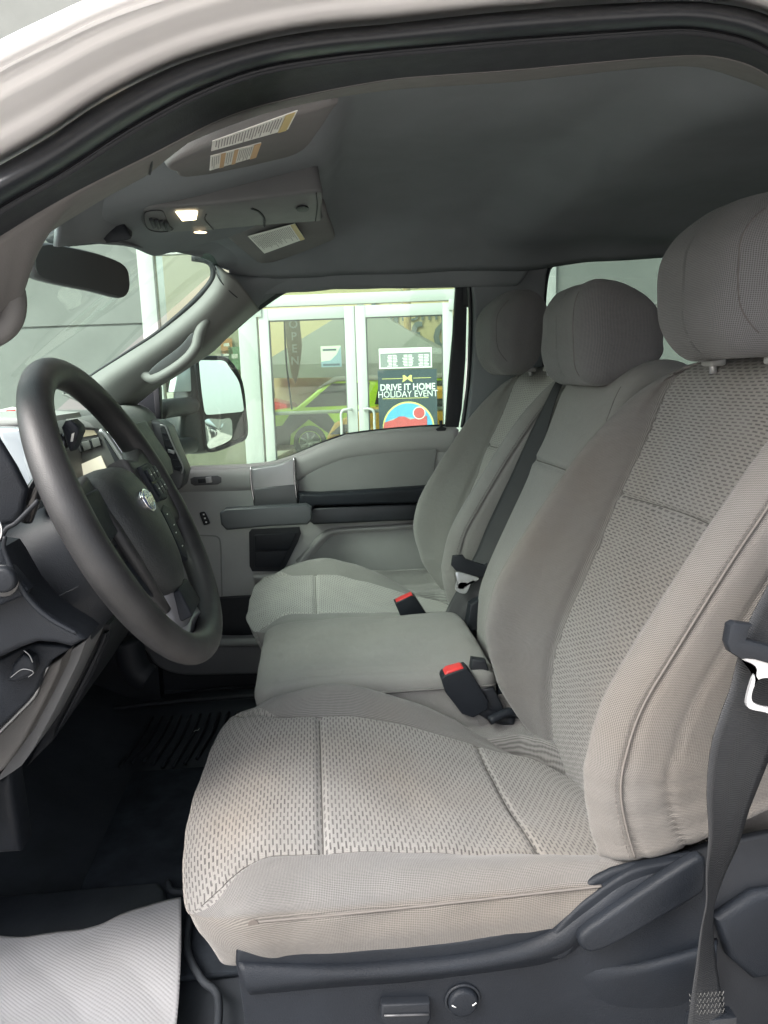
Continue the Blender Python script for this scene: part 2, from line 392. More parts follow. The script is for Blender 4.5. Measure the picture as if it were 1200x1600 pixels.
# seat frame: vehicle lateral positions (metres from the camera)
YD, YC, YPS = .955, 1.385, 1.85
XI = [(.85, .385), (.90, .376), (.98, .375), (1.06, .386), (1.19, .438), (1.335, .503), (1.446, .547), (1.49, .562), (1.52, .572)]
XB = [(.85, .372), (.90, .340), (.94, .314), (.98, .296), (1.05, .279), (1.10, .283), (1.16, .302), (1.25, .356), (1.335, .412), (1.40, .462), (1.45, .512), (1.50, .566), (1.52, .575)]
XI_c = cr(XI, 200); XB_c = cr(XB, 200)
def Xi(z): return np.interp(z, XI_c[:, 1-1], XI_c[:, 1])
def Xb(z): return np.interp(z, XB_c[:, 0], XB_c[:, 1])

# ================================================================== SEATS
from mathutils.bvhtree import BVHTree
def seam_on(o, name, pts, direction, r, m, lift=.0, n=60):
    """a thin dark thread laid on o, putting the shade of a seam into colour"""
    bvh = BVHTree.FromPolygons([v.co for v in o.data.vertices], [tuple(p.vertices) for p in o.data.polygons])
    out = []; d = Vector(direction)
    for p in cr(pts, n):
        h = bvh.ray_cast(Vector(tuple(map(float, p)))-d*.5, d)
        if h[0] is not None: out.append(np.array(h[0])-np.array(d)*lift)
    if len(out) > 3: return tube(name, out, r, m, o, n=len(out)*2, k=6)
M_CREASE = pbr('seam_shadow_thread', (.11, .105, .10), .95, spec=.05)  # dark colour stands in for the shade down in the seams
def lumps(V, amp=.0012, base=14, seed=1, n=9):
    """soft unevenness of stuffed cloth: sum of waves in random directions"""
    r = np.random.RandomState(seed); out = np.zeros(len(V))
    for i in range(n):
        k = r.normal(size=3); k /= np.linalg.norm(k); f = base*(1+i*.55); out += math.sin(i+1)*0+np.sin(V@(k*f)*2*math.pi/2.2+r.uniform(0, 6.28))/(1+i*.5)
    return out*amp
def stitches(name, pts, ln, gap, r, m, parent):
    Q = cr(pts, 600); s_ = np.concatenate([[0], np.cumsum(np.linalg.norm(np.diff(Q, axis=0), axis=1))]); V = []; F = []
    for s0 in np.arange(0, s_[-1]-ln, ln+gap):
        a_ = np.array([np.interp(s0, s_, Q[:, k]) for k in range(3)]); b_ = np.array([np.interp(s0+ln, s_, Q[:, k]) for k in range(3)])
        t = (b_-a_)/np.linalg.norm(b_-a_); u = np.cross(t, [0, 1, 0]); u /= np.linalg.norm(u); w_ = np.cross(u, t); c = (a_+b_)/2; o_ = len(V)
        for q, rr_ in ((a_, .35), (a_*.7+b_*.3, 1), (a_*.3+b_*.7, 1), (b_, .35)):
            for k in range(6): V.append(q+r*rr_*(math.cos(k*1.047)*u+math.sin(k*1.047)*w_))
        for i in range(3):
            for k in range(6): F.append((o_+i*6+k, o_+i*6+(k+1) % 6, o_+i*6+6+(k+1) % 6, o_+i*6+6+k))
        F.append(tuple(o_+k for k in range(6))[::-1]); F.append(tuple(o_+18+k for k in range(6)))
    return mesh_ob(name, V, F, m, parent)
def bucket_back(parent, yc, m, seam_m, sgn=1):
    zs = np.concatenate([np.linspace(.800, .925, 30)[:-1], np.linspace(.925, 1.44, 128)[:-1], np.linspace(1.44, 1.512, 26)])
    rows = []; uvr = []; mk = []
    NP = 260
    for z in zs:
        H = float(np.interp(z, [.92, 1.0, 1.2, 1.35, 1.45, 1.5], [.2605, .2625, .266, .258, .240, .225]))
        xi, xb = float(Xi(z)), float(Xb(z)); xk = xi+.125 if z > 1.1 else xi+.125+.25*(1.1-z)
        d = xi-xb
        half = [(0, xi+.010), (.35*H, xi+.006), (.178, xi), (.186, xi-.004-.10*d), (.76*H+.004, xi-.50*d), (.83*H, xi-.90*d), (.885*H, xb+.001),
                (.945*H, xb+.012), (.985*H, xb+.034), (1.0*H, xb+.060), (1.0*H, xb+.11), (.985*H, xk-.05), (.90*H, xk-.012), (.6*H, xk+.004), (0, xk+.006)]
        half = np.array(half)
        zn = z+.134*max(0, 1-(z-.800)/.29); xbn = float(Xb(zn)); dn = xi-xbn
        near = np.array([(0, xi+.010), (.35*H, xi+.006), (.178, xi), (.186, xi-.004-.10*dn), (.76*H+.004, xi-.50*dn), (.83*H, xi-.90*dn), (.885*H, xbn+.001),
                (.945*H, xbn+.012), (.985*H, xbn+.034), (1.0*H, xbn+.060), (1.0*H, xbn+.11), (.985*H, xk-.05), (.90*H, xk-.012), (.6*H, xk+.004), (0, xk+.006)])
        full = np.vstack([near[::-1][:-1]*[-1, 1], half, ])      # from back centre, near side, front, far side, to back centre
        full = full[:-1]
        # closing at the top and at the foot
        t = np.clip((z-1.44)/(1.514-1.44), 0, .999); sx = (1-t**2.6)**(1/2.2); sy = (1-t**4.5)**(1/2.6)*.35+.65*(1-t**9)**(1/3)
        b_ = np.clip((.87-z)/.0702, 0, .995); sx *= (1-b_**2.4)**(1/2.2); sy *= .8+.2*(1-b_**2.4)**(1/2.2)
        cx = xi+.055; full[:, 1] = cx+(full[:, 1]-cx)*sx; full[:, 0] *= sy
        c = cr(full, NP, True)
        # outward normals in the section
        tg = np.roll(c, -1, 0)-np.roll(c, 1, 0); nn = np.stack([tg[:, 1], -tg[:, 0]], 1); nn /= np.linalg.norm(nn, axis=1)[:, None]
        if (nn*(c-[0, cx])).sum() < 0: nn = -nn
        ar = np.concatenate([[0], np.cumsum(np.linalg.norm(np.diff(c, axis=0), axis=1))])
        front = c[:, 1] < cx-.01*0
        i0 = np.argmin(np.abs(c[:, 0])+(c[:, 1] > cx)*9); ar = ar-ar[i0]
        ie = .178*min(1, sy)
        g1 = np.exp(-((np.abs(c[:, 0])-ie-.001)/.0035)**2)*(c[:, 1] < cx)
        xbs = np.where(c[:, 0] < 0, xbn, xb); sd_ = np.abs(c[:, 1]-(xbs+.036))+np.where(np.abs(c[:, 0]) > .9*H*sy, 0, 9); g2 = np.exp(-(sd_/.0035)**2)
        sd3 = np.abs(c[:, 1]-(xbs+.082+.06*sstep(1.02, 1.3, z)*0))+np.where(np.abs(c[:, 0]) > .9*H*sy, 0, 9); g3 = np.exp(-(sd3/.003)**2)
        inx = (np.abs(c[:, 0]) < ie) & (c[:, 1] < cx)
        zz = z-.00*1
        seam = 1.302+.10*(c[:, 0]/.2)**2*0
        g4 = np.exp(-((z-seam)/.0045)**2)*inx
        puff = .004*np.cos(np.clip((z-seam)/.10, -1, 1)*math.pi)*inx*(-1)
        lumb = .008*np.exp(-((z-1.12)/.07)**2)*np.cos(np.clip(np.abs(c[:, 0])/.178, 0, 1)*math.pi/2)*inx
        c = c - nn*(.006*g1+.003*g2+.0045*g3+.009*g4+puff-lumb+lumps(np.stack([c[:, 1], c[:, 0], np.full(NP, z)], 1), .0008, 6, 3)+.0005*np.sin(z*95+np.sin(c[:, 0]*30)*2)*np.exp(-((np.abs(c[:, 0])-.9*H)/.05)**2)*sstep(1.15, 1.0, z))[:, None]
        wz = sstep(-.180, -.235, c[:, 0]/max(sy, .5)); zr = z+(.934-.800+.42*np.clip(c[:, 1]-.31, 0, .25))*max(0, 1-(z-.800)/.29)*wz
        rows.append(np.stack([c[:, 1], yc+sgn*c[:, 0], zr], 1)); uvr.append(np.stack([zr*1.07, ar], 1))
        mk.append(np.stack([np.where(inx, ie-np.abs(c[:, 0]), np.minimum(ie-np.abs(c[:, 0]), -.002)), (.40*(c[:, 0] < -.12)*float(sstep(1.42, 1.05, z))+.3*float(np.exp(-((z-1.2)/.1)**2)))*np.ones(NP)*(1.0 if yc < 1.2 else 0)], 1))
    o = loft('backrest', rows, m, parent, cv=True, cap=True, uv=np.vstack(uvr), uv2=np.vstack(mk), flip=(sgn > 0))
    # side welt: a sewn ridge of thread following the edge of the bolster
    for q in (-1,):
        pts = []
        for z in np.linspace(.975, 1.43, 26):
            H = float(np.interp(z, [.92, 1.0, 1.2, 1.35, 1.45, 1.5], [.2605, .2625, .266, .258, .240, .225]))
            pts.append((Xb(z)+.0315, yc+sgn*q*(H*.981+.0015), z))
        tube('welt', pts, .0014, seam_m, o, n=120, k=6)
        stitches('stitching', [(p[0]-.0062, p[1]+sgn*q*(-.0004), p[2]) for p in pts], .0042, .0022, .0007, seam_m, o)
    return o
def bucket_cushion(parent, yc, m, seam_m, sgn=1):
    lo = (-.184, yc-.262, .878); hi = (.50, yc+.262, .958)
    def edge(x): return .176+.064*sstep(-.07, -.168, x)
    def uvf(V, N):
        dz = np.clip(.958-V[:, 2], 0, 1); return np.stack([V[:, 0]+N[:, 0]*dz, (V[:, 1]-yc)*sgn+N[:, 1]*dz*sgn], 1)
    def maskf(V, N):
        y = np.abs(V[:, 1]-yc); ins = edge(V[:, 0])-y
        ins = np.where((V[:, 2] < .945) & (V[:, 0] > -.158) & ((y > .172) | (V[:, 0] < .2)), -.02, ins)
        dirt = .8*(V[:, 2] < .9485)*(V[:, 1] < yc)*1.0
        if sgn*0+(yc < 1.2):
            dirt = np.maximum(dirt, .9*np.exp(-((V[:, 0]-.10)/.07)**2-((V[:, 1]-yc+.02)/.10)**2)); dirt = np.maximum(dirt, .6*np.exp(-((V[:, 0]+.12)/.05)**2-((V[:, 1]-yc+.08)/.09)**2))
        else: dirt = dirt*0
        return np.stack([ins, dirt], 1)
    def deform(V, N):
        V = V.copy(); x, y, z = V[:, 0], V[:, 1]-yc, V[:, 2]; a = np.abs(y)
        top = sstep(.935, .957, z)
        # plan: nose of the cushion bows forward
        fr = sstep(.0, -.16, x)
        V[:, 0] += fr*.034*(a/.262)**3 + sstep(.05, -.17, x)*.040*np.clip((.955-z)/.08, 0, 1)**1.1
        V[:, 1] = yc+(V[:, 1]-yc)*(1-.40*sstep(.33, .43, x))
        V[:, 2] -= .020*sstep(-.08, -.13, x)*sstep(.93, .88, z)
        # sides tuck in below
        V[:, 1] -= np.sign(y)*.008*np.clip((.94-z)/.06, 0, 1)
        bol = np.where(y*sgn < 0, .35, 1.45)*np.exp(-((a-.218)/.030)**2)*sstep(-.16, .02, x)*(1-.3*sstep(.18, .4, x))
        dz = .026*bol - .010*(1-np.clip(a/.17, 0, 1)**2)*sstep(-.05, .12, x) - .014*sstep(-.07, -.17, x)*top 
        sp1 = .5*((x-.04)+np.sqrt((x-.04)**2+.0009)); sp2 = .5*((x-.14)+np.sqrt((x-.14)**2+.0016)); kk = np.interp(y*sgn, [-.262, -.238, -.17, 0, .17, .22, .262], [0, 0, .15, .24, .33, .36, .36])
        dz = dz - kk*sp1 - .20*sp2*sstep(.17, .21, y*sgn)
        dz += .004*np.exp(-((x+.085)/.05)**2) + .003*np.exp(-((x-.12)/.09)**2)*(a < .17)
        g = .007*np.exp(-((x+.010)/.0042)**2)*(a < edge(x))
        g += .006*np.exp(-((x-.250)/.0042)**2)*(a < edge(x))
        g += .005*np.exp(-((a-edge(x))/.006)**2)*sstep(-.17, -.14, x)
        V[:, 2] += (dz-g)*top
        V[:, 2] -= .13*sstep(.3, .9, -N[:, 2])*sstep(.225, .19, a)*sstep(.02, .14, x)
        # seam around the side below the top panel
        zs = .9505-.002*np.cos(x*9)
        gs = .0045*np.exp(-((z-zs)/.004)**2); V[:, 0] -= N[:, 0]*gs; V[:, 1] -= N[:, 1]*gs
        bulge = .005*np.exp(-((z-.918)/.02)**2); V[:, 0] += N[:, 0]*bulge; V[:, 1] += N[:, 1]*bulge
        V[:, 2] += .003*np.sin(x*16+1)*sstep(.91, .885, z)
        V += N*(lumps(V, .0013, 7, 5)+.0012*np.sin(x*60+np.sin(y*20)*2)*np.exp(-((z-.935)/.012)**2))[:, None]
        return V
    o = rbox('seat_cushion', lo, hi, (.075, .034, .013), m, parent, .0042, deform, uvf, maskf)
    # double-stitched welt along the near edge
    pts = []
    for x in np.linspace(-.085, .29, 20):
        pts.append((x, yc-sgn*(.2632), .9462-.002*math.cos(x*9)))
    tube('welt', pts, .0014, seam_m, o, n=110, k=6)
    return o
def headrest(parent, lo, hi, r, m, seam_m, yc, near=-1, deform=None):
    o = rbox('headrest', lo, hi, r, m, parent, .0075, deform)
    return o
def bucket_headrest(parent, yc, m, seam_m, dz=0, dx=0):
    lo = (.478+dx, yc-.128, 1.512+dz); hi = (.625+dx, yc+.128, 1.712+dz)
    def deform(V, N):
        V = V.copy(); x, y, z = V[:, 0]-dx, V[:, 1]-yc, V[:, 2]-1.512-dz; t = z/.21
        V[:, 0] += .022*sstep(.55, 1.0, t) * (1-sstep(.50, .62, x)) + .012*(y/.128)**2*(1-sstep(.48, .6, x)) - .02*sstep(.6, 0, t)*sstep(.5, .62, x)
        V[:, 1] = yc + y*(1-.16*sstep(.55, 0, t)-.05*sstep(.8, 1, t))
        V[:, 2] += -.012*(y/.128)**2*sstep(.6, 1, t)
        s = np.abs(y)-.100; V[:, 2] -= 0*s
        g = 0*y
        g = g*sstep(.045, .095, z); V[:, 0] -= N[:, 0]*g; V[:, 2] -= N[:, 2]*g; V += N*lumps(V, .0012, 8, 9)[:, None]
        return V
    def huv(V, N): return np.stack([np.arctan2(V[:, 1]-yc, V[:, 0]-(lo[0]+hi[0])/2)*.11, V[:, 2]], 1)
    o = rbox('headrest', lo, hi, (.060, .050, .066), m, parent, .0075, deform, huv)
    for q in (-1,): seam_on(o, 'seam', [(.5, yc+q*.100, z) for z in np.linspace(lo[2]+.03, hi[2]-.03, 16)], (1, 0, 0), .0009, M_CREASE, 0)
    for q in (-.075, .075):
        tube('headrest_post', [(.578, yc+q, 1.49), (.574, yc+q, 1.535+dz)], .0055, M_STEEL, o, n=4, k=14)
    for q in (-.075, .075):
        rbox('post_collar', (.565, yc+q-.015, 1.500), (.590, yc+q+.015, 1.512), (.005, .005, .004), M_GREY, o, .006)
    return o

def seat_seams(cush, back, yc, sgn):
    e = lambda x: .176+.064*float(sstep(-.07, -.168, x))
    for x in (-.010, .250): seam_on(cush, 'seam', [(x, yc-e(x)+.004, .96), (x, yc, .96), (x, yc+e(x)-.004, .96)], (0, 0, -1), .0008, M_CREASE, 0)
    for q in (-1, 1): seam_on(cush, 'seam', [(x, yc+q*e(x), .96) for x in np.linspace(-.15, .36, 20)], (0, 0, -1), .0005, M_CREASE, 0)
    seam_on(back, 'seam', [(.5, yc-.172, 1.300), (.5, yc, 1.302), (.5, yc+.172, 1.300)], (1, 0, 0), .0009, M_CREASE, 0)
    for q in (-1, 1): seam_on(back, 'seam', [(.5, yc+q*.180, z) for z in np.linspace(1.0, 1.46, 24)], (1, 0, 0), .0005, M_CREASE, 0)
drv = thing('driver_seat', 'large grey cloth bucket seat nearest the camera, with dashed woven centre and dirty side bolster', 'car seat', 'front seats of the truck', (.1, YD, .6))
seat_seams(bucket_cushion(drv, YD, F_DRV, M_SEAM), bucket_back(drv, YD, F_DRV, M_SEAM), YD, 1); bucket_headrest(drv, YD, F_HR, M_SEAMG, -.004, .010)
pas = thing('passenger_seat', 'small looking grey cloth bucket seat at the far door, beside the far window', 'car seat', 'front seats of the truck', (.1, YPS, .6))
seat_seams(bucket_cushion(pas, YPS, F_PAS, M_SEAMG), bucket_back(pas, YPS, F_PAS, M_SEAMG), YPS, 1); bucket_headrest(pas, YPS, F_HR, M_SEAMG, -.016, -.052)
box('seat_base', (-.08, YPS-.22, .60), (.42, YPS+.22, .845), M_PBLK, pas, .02)

ctr = thing('jump_seat', 'plain grey cloth middle seat between the two bucket seats, with wedge shaped headrest', 'car seat', 'front seats of the truck', (.1, YC, .6))
def dcu(V, N):
    V = V.copy(); x, y, z = V[:, 0], V[:, 1]-YC, V[:, 2]
    V[:, 0] += .03*np.clip((.98-z)/.2, 0, 1)*sstep(.05, -.12, x)
    V[:, 2] += .006*np.cos(np.clip(y/.18, -1, 1)*1.57)*sstep(.94, .985, z)-.010*sstep(-.02, -.13, x)*sstep(.9, .985, z)
    rim = np.abs(y)-.142
    g = .0045*np.exp(-((np.abs(y)-.150)/.005)**2)*(z > .93)*(x > -.085)
    V[:, 2] -= g-lumps(V, .0015, 7, 13)
    return V
rbox('seat_cushion', (-.125, YC-.178, .78), (.31, YC+.178, .985), (.04, .03, .022), F_CTR, ctr, .008, dcu)
tube('welt', [(x_, YC-.1795, .958) for x_ in np.linspace(-.09, .30, 12)], .002, M_SEAMG, ctr, n=40, k=6)
def center_back():
    rows = []; uvr = []; NP = 150
    for z in np.concatenate([np.linspace(.93, 1.44, 110)[:-1], np.linspace(1.44, 1.515, 24)]):
        H = float(np.interp(z, [.93, 1.35, 1.45, 1.51], [.158, .165, .170, .160]))
        xf = float(Xi(z))-.030-.01*sstep(1.3, 1.0, z); xk = xf+.15
        half = np.array([(0, xf-.004), (.5*H, xf-.002), (.80*H, xf+.002), (.84*H, xf+.003), (.95*H, xf+.018), (H, xf+.05), (H, xk-.04), (.9*H, xk-.006), (0, xk)])
        full = np.vstack([half[::-1][:-1]*[-1, 1], half])[:-1]
        t = np.clip((z-1.44)/(1.517-1.44), 0, .999); sx = (1-t**2.4)**(1/2.2); sy = .4+.6*(1-t**6)**(1/2.5); cx = (xf+xk)/2
        full[:, 1] = cx+(full[:, 1]-cx)*sx; full[:, 0] *= sy
        c = cr(full, NP, True); tg = np.roll(c, -1, 0)-np.roll(c, 1, 0); nn = np.stack([tg[:, 1], -tg[:, 0]], 1); nn /= np.linalg.norm(nn, axis=1)[:, None]
        if (nn*(c-[0, cx])).sum() < 0: nn = -nn
        fr = c[:, 1] < cx-.02
        g = .0035*np.exp(-((np.abs(c[:, 0])-.83*H*sy)/.0035)**2)*fr
        zc = 1.318; inn = (np.abs(c[:, 0]) < .82*H)*fr
        g = g+.007*np.exp(-((z-zc)/.005)**2)*inn - .004*np.exp(-((z-zc)/.03)**2)*inn*(abs(z-zc) > .004)
        c = c-nn*g[:, None]
        ar = np.concatenate([[0], np.cumsum(np.linalg.norm(np.diff(c, axis=0), axis=1))])
        rows.append(np.stack([c[:, 1], YC+c[:, 0], np.full(NP, z)], 1)); uvr.append(np.stack([np.full(NP, z), ar], 1))
    return loft('backrest', rows, F_CTR, ctr, cv=True, cap=True, uv=np.vstack(uvr), flip=True)
cb = center_back(); seam_on(cb, 'seam', [(.5, YC-.13, 1.316), (.5, YC, 1.318), (.5, YC+.13, 1.316)], (1, 0, 0), .0014, M_CREASE, .0003)
for q in (-1, 1): seam_on(cb, 'seam', [(.5, YC+q*.138, z) for z in np.linspace(1.0, 1.47, 20)], (1, 0, 0), .0008, M_CREASE, 0)
def dhr(V, N):
    V = V.copy(); x, y, z = V[:, 0], V[:, 1]-YC, V[:, 2]; t = (x-.462)/.20; s = (z-1.472)/.2
    V[:, 2] -= .125*np.clip(t-.12, 0, 1)**1.9*np.clip(s, 0, 1)+.012*np.clip(.35-t, 0, 1)*np.clip(s, 0, 1)
    V[:, 2] += .045*t*np.clip(1-s, 0, 1)
    V[:, 0] += .02*np.clip(.35-s, 0, 1)
    g = 0*y; V -= N*(g+lumps(V, .0013, 8, 11))[:, None]
    return V
chr_ = rbox('headrest', (.462, YC-.125, 1.462), (.630, YC+.118, 1.660), (.050, .040, .062), F_HR, ctr, .0075, dhr, lambda V, N: np.stack([np.arctan2(V[:, 1]-YC, V[:, 0]-.546)*.11, V[:, 2]], 1))
for q in (-1,): seam_on(chr_, 'seam', [(.5, YC-.0035+q*.086, z) for z in np.linspace(1.49, 1.635, 16)], (1, 0, 0), .0009, M_CREASE, 0)

# ---- driver's seat: shield, recliner lever, switches
sh = sm([P(*p, .69) for p in [(368, 1490), (420, 1492), (520, 1492), (640, 1484), (750, 1472), (840, 1445), (900, 1400), (960, 1366), (1020, 1352), (1090, 1340), (1110, 1360), (1110, 1520), (1100, 1640), (1000, 1760), (700, 1800), (400, 1790), (385, 1640), (372, 1540)]], 90)
shield = slab('side_shield', [(p[0], .695, p[2]) for p in sh], (0, .010, 0), M_PBLK, drv, .010, 4)
# raised shoulder that runs along the top of the shield and up to the recliner
sheet('shield_shoulder', [PP([(372, 1494), (520, 1496), (640, 1488), (750, 1475), (840, 1450), (905, 1410), (965, 1366), (1080, 1342)], .706),
      PP([(374, 1510), (520, 1512), (640, 1505), (760, 1490), (850, 1466), (915, 1420), (985, 1372), (1090, 1345)], .690),
      PP([(385, 1545), (520, 1532), (640, 1524), (770, 1508), (860, 1488), (905, 1462), (960, 1420), (1090, 1362)], .683),
      PP([(392, 1556), (520, 1545), (640, 1536), (770, 1520), (850, 1508), (895, 1490), (940, 1450), (1092, 1370)], .697)], M_PBLK, shield, n=90, k=6, thick=.004)
lev = [P(*p, .672) for p in [(905, 1470), (922, 1452), (1040, 1372), (1090, 1342), (1104, 1344), (1104, 1388), (1088, 1404), (1030, 1438), (960, 1478), (928, 1490), (912, 1486)]]
lo_ = slab('recliner_lever', [np.array(q) for q in sm(lev, 60)], (0, .016, 0), M_PBLK, drv, .0055, 4)
sheet('lower_shield_shading', [PP([(880, 1508, .700), (980, 1500, .70), (1060, 1482, .70), (1120, 1465, .70)]), PP([(880, 1530, .698), (985, 1518, .688), (1065, 1500, .684), (1120, 1484, .684)]),
      PP([(880, 1610, .70), (985, 1595, .698), (1065, 1575, .696), (1120, 1550, .70)])], M_PBLK, shield, n=40, k=6, thick=.004)  # shield runs on unbroken here; its band of shading is put into this sheet
def disc(name, c, r, th, m, parent, k=40, axis='y', bev=.002):
    pts = [(c[0]+r*math.cos(a_), c[1], c[2]+r*math.sin(a_)) for a_ in np.linspace(0, 2*math.pi, k, endpoint=False)]
    return slab(name, pts, (0, th, 0), m, parent, bev, 3)
kc = P(725, 1571, .686)
kn = disc('lumbar_switch', kc, .0165, .012, M_PBLK, drv, bev=.004)
ring = [(kc[0]+.0185*math.cos(a_), .6935, kc[2]+.0185*math.sin(a_)) for a_ in np.linspace(0, 2*math.pi, 48, endpoint=False)]
tube('bezel', ring, .0018, M_PDRK, kn, n=48, k=8, closed=True)
for q in (-1, 1):
    tube('arrow_mark', [(kc[0]+q*.0135, .6845, kc[2]+.003), (kc[0]+q*.009, .6845, kc[2])], .0006, M_WHITE, kn, n=3, k=6)
sw = panel('seat_switch', [(596, 1571), (672, 1569), (674, 1592), (668, 1604), (602, 1606), (594, 1592)], .684, .02, M_PDRK, drv, .003)
tube('highlight_rib', [P(600, 1587, .683), P(670, 1585, .683)], .0013, M_GUN, sw, n=4, k=6)
sp0 = P(396, 1446, .690)
slab('stain', [sp0+np.array([.0045*math.cos(t)*(1+.3*math.sin(3*t)), 0, .006*math.sin(t)]) for t in np.linspace(0, 6.28, 18, endpoint=False)], (0, .0015, 0), pbr('stain_brown', (.13, .115, .105), .95, spec=.05), drv, 0)
# floor frame under the seat
box('seat_base', (-.06, .74, .60), (.42, 1.17, .73), M_RUB2, drv, .01)
slab('shield_arm', [np.array(q) for q in sm([P(*p, .688) for p in [(845, 1492), (872, 1452), (905, 1418), (960, 1378), (1000, 1358), (1066, 1346), (1080, 1352), (1000, 1396), (940, 1442), (905, 1474), (880, 1500)]], 70)], (0, .014, 0), M_PBLK, shield, .006, 4)
panel('rear_dark_panel', [(990, 1378), (1040, 1348), (1112, 1322), (1200, 1304), (1300, 1290), (1300, 1700), (1050, 1700), (1000, 1500)], .716, .012, M_RUB2, drv, .004)  # dark panel added to cover lit surfaces behind the seat
panel('rear_dark_panel', [(1120, 1440), (1180, 1400), (1300, 1380), (1300, 1520), (1180, 1535), (1140, 1500)], .700, .020, M_PBLK, drv, .010)

# ================================================================== SEAT BELTS AND BUCKLES
def ribbon(name, pts, wdir, width, m, parent, n=80, th=.0012):
    """belt webbing along pts; wdir gives the across direction at each point"""
    A = cr(pts, n); Wd = cr(wdir, n); rows = []
    L = np.concatenate([[0], np.cumsum(np.linalg.norm(np.diff(A, axis=0), axis=1))]); uv = []
    ws = np.interp(np.linspace(0, 1, n), np.linspace(0, 1, len(width)), width)
    for i in range(n):
        d = Wd[i]/np.linalg.norm(Wd[i]); rows.append([A[i]+d*t*ws[i]/2 for t in np.linspace(-1, 1, 9)]); uv += [(L[i], t*.024) for t in np.linspace(-1, 1, 9)]
    o = loft(name, rows, m, parent, uv=np.array(uv)); s = o.modifiers.new('solid', 'SOLIDIFY'); s.thickness = th; s.offset = 0
    return o
def edges_to(pa, Y):    # pairs of left/right pixel edges -> centre points, directions, widths
    C_, D_, W_ = [], [], []
    for l, r, yl, yr in pa:
        a_, b_ = P(*l, yl), P(*r, yr); C_.append((a_+b_)/2); D_.append(b_-a_); W_.append(np.linalg.norm(b_-a_))
    return C_, D_, W_
db = thing('seat_belt', 'twisted black belt with silver tongue hanging down the near side of the largest seat', 'seat belt', 'seat belts', tuple(P(1110, 1590, .62)))
C_, D_, W_ = edges_to([((1240, 830), (1330, 880), .63, .66), ((1172, 990), (1275, 1020), .625, .65), ((1110, 1120), (1225, 1165), .622, .64), ((1090, 1240), (1190, 1240), .62, .64), ((1089, 1300), (1172, 1320), .62, .645),
                       ((1093, 1360), (1140, 1372), .62, .655), ((1100, 1420), (1116, 1424), .618, .66), ((1097, 1455), (1112, 1455), .62, .66), ((1087, 1500), (1120, 1500), .625, .65), ((1076, 1550), (1132, 1552), .63, .64), ((1072, 1585), (1138, 1590), .63, .635), ((1070, 1640), (1142, 1650), .63, .632)], 0)
ribbon('webbing', C_, D_, W_, M_BELT, db, 120)
def fold(name, pairs, Y, parent):
    pass
ob = []
for r_ in range(4):
    zig = [P(1077+i_*3.0+r_*.3, 1556+r_*9+(4 if i_ % 2 else -3)-i_*.25, .6283) for i_ in range(19)]
    ob.append(tube('q', zig, .00028, M_THR, None, n=80, k=5, smooth_path=False))
merge('stitching', ob, db)
box('anchor_plate', tuple(P(1076, 1596, .64)-[0, .008, .03]), tuple(P(1146, 1580, .64)+[0, .008, 0]), M_RUB, db, .002)
def outline_slab(name, px, Y, th, m, parent, bev=.0015, hole=None, smooth=0, dY=0):
    pts = [P(p[0], p[1], Y+dY*(p[0]-px[0][0])) for p in px]
    if smooth: pts = [np.array(q) for q in sm(pts, smooth)]
    if hole is None: return slab(name, pts, (0, th, 0), m, parent, bev, 2)
    # ring between outer and hole outlines
    ho = [P(p[0], p[1], Y+dY*(p[0]-px[0][0])) for p in hole]; n = 64
    A = cr(pts, n, True); B = cr(ho, n, True)
    ca = A.mean(0); 
    def start(C): 
        ang = np.arctan2(C[:, 2]-C[:, 2].mean(), C[:, 0]-C[:, 0].mean()); k = np.argmin(np.abs(ang)); C = np.roll(C, -k, 0)
        d = np.arctan2(C[4, 2]-C[:, 2].mean(), C[4, 0]-C[:, 0].mean()); return C if d > 0 else np.roll(C[::-1], 1, 0)
    A, B = start(A), start(B); v = np.array([0, th, 0])
    rows = [A, A*.97+B*.03, A*.03+B*.97, B, B+v, A+v]
    rows[0] = A+v*.3; rows[3] = B+v*.3
    o = loft(name, [rows[1], rows[2], rows[3], rows[4], rows[5], rows[0]], m, parent, cu=True, cv=True, sharp=40)
    return o
t1_ = outline_slab('tongue_grip', [(1142, 978), (1150, 973), (1178, 977), (1172, 985), (1168, 1000), (1178, 1003), (1235, 1018), (1235, 1048), (1175, 1030), (1160, 1032), (1142, 1020), (1137, 1006)], .606, .012, M_PDRK, db, .003)
t2_ = outline_slab('tongue', [(1158, 1029), (1166, 1028), (1240, 1046), (1240, 1125), (1195, 1113), (1172, 1108), (1166, 1098), (1175, 1062), (1183, 1048), (1178, 1038)], .612, .003, M_STEEL, db, .001, hole=[(1186, 1063), (1222, 1066), (1215, 1104), (1176, 1096)])
# passenger belt
pb = thing('seat_belt', 'black belt with white metal tongue lying across between the middle and far seats', 'seat belt', 'seat belts', tuple(P(700, 985, 1.58)))
C_, D_, W_ = edges_to([((876, 585), (884, 592), 1.60, 1.59), ((862, 606), (874, 614), 1.585, 1.565), ((836, 655), (860, 668), 1.572, 1.54), ((800, 740), (834, 752), 1.568, 1.53), ((765, 815), (804, 828), 1.565, 1.525), ((742, 868), (784, 880), 1.56, 1.52), ((716, 915), (760, 930), 1.555, 1.525), ((697, 950), (738, 965), 1.555, 1.53), ((684, 985), (720, 998), 1.56, 1.54), ((676, 1010), (710, 1020), 1.57, 1.55)], 0)
ribbon('webbing', C_, D_, W_, M_BELT, pb, 80)
panel('tongue_grip', [(708, 869), (724, 868), (728, 874), (758, 884), (762, 880), (758, 904), (752, 902), (712, 892), (706, 884)], 1.515, .012, M_PDRK, pb, .002)
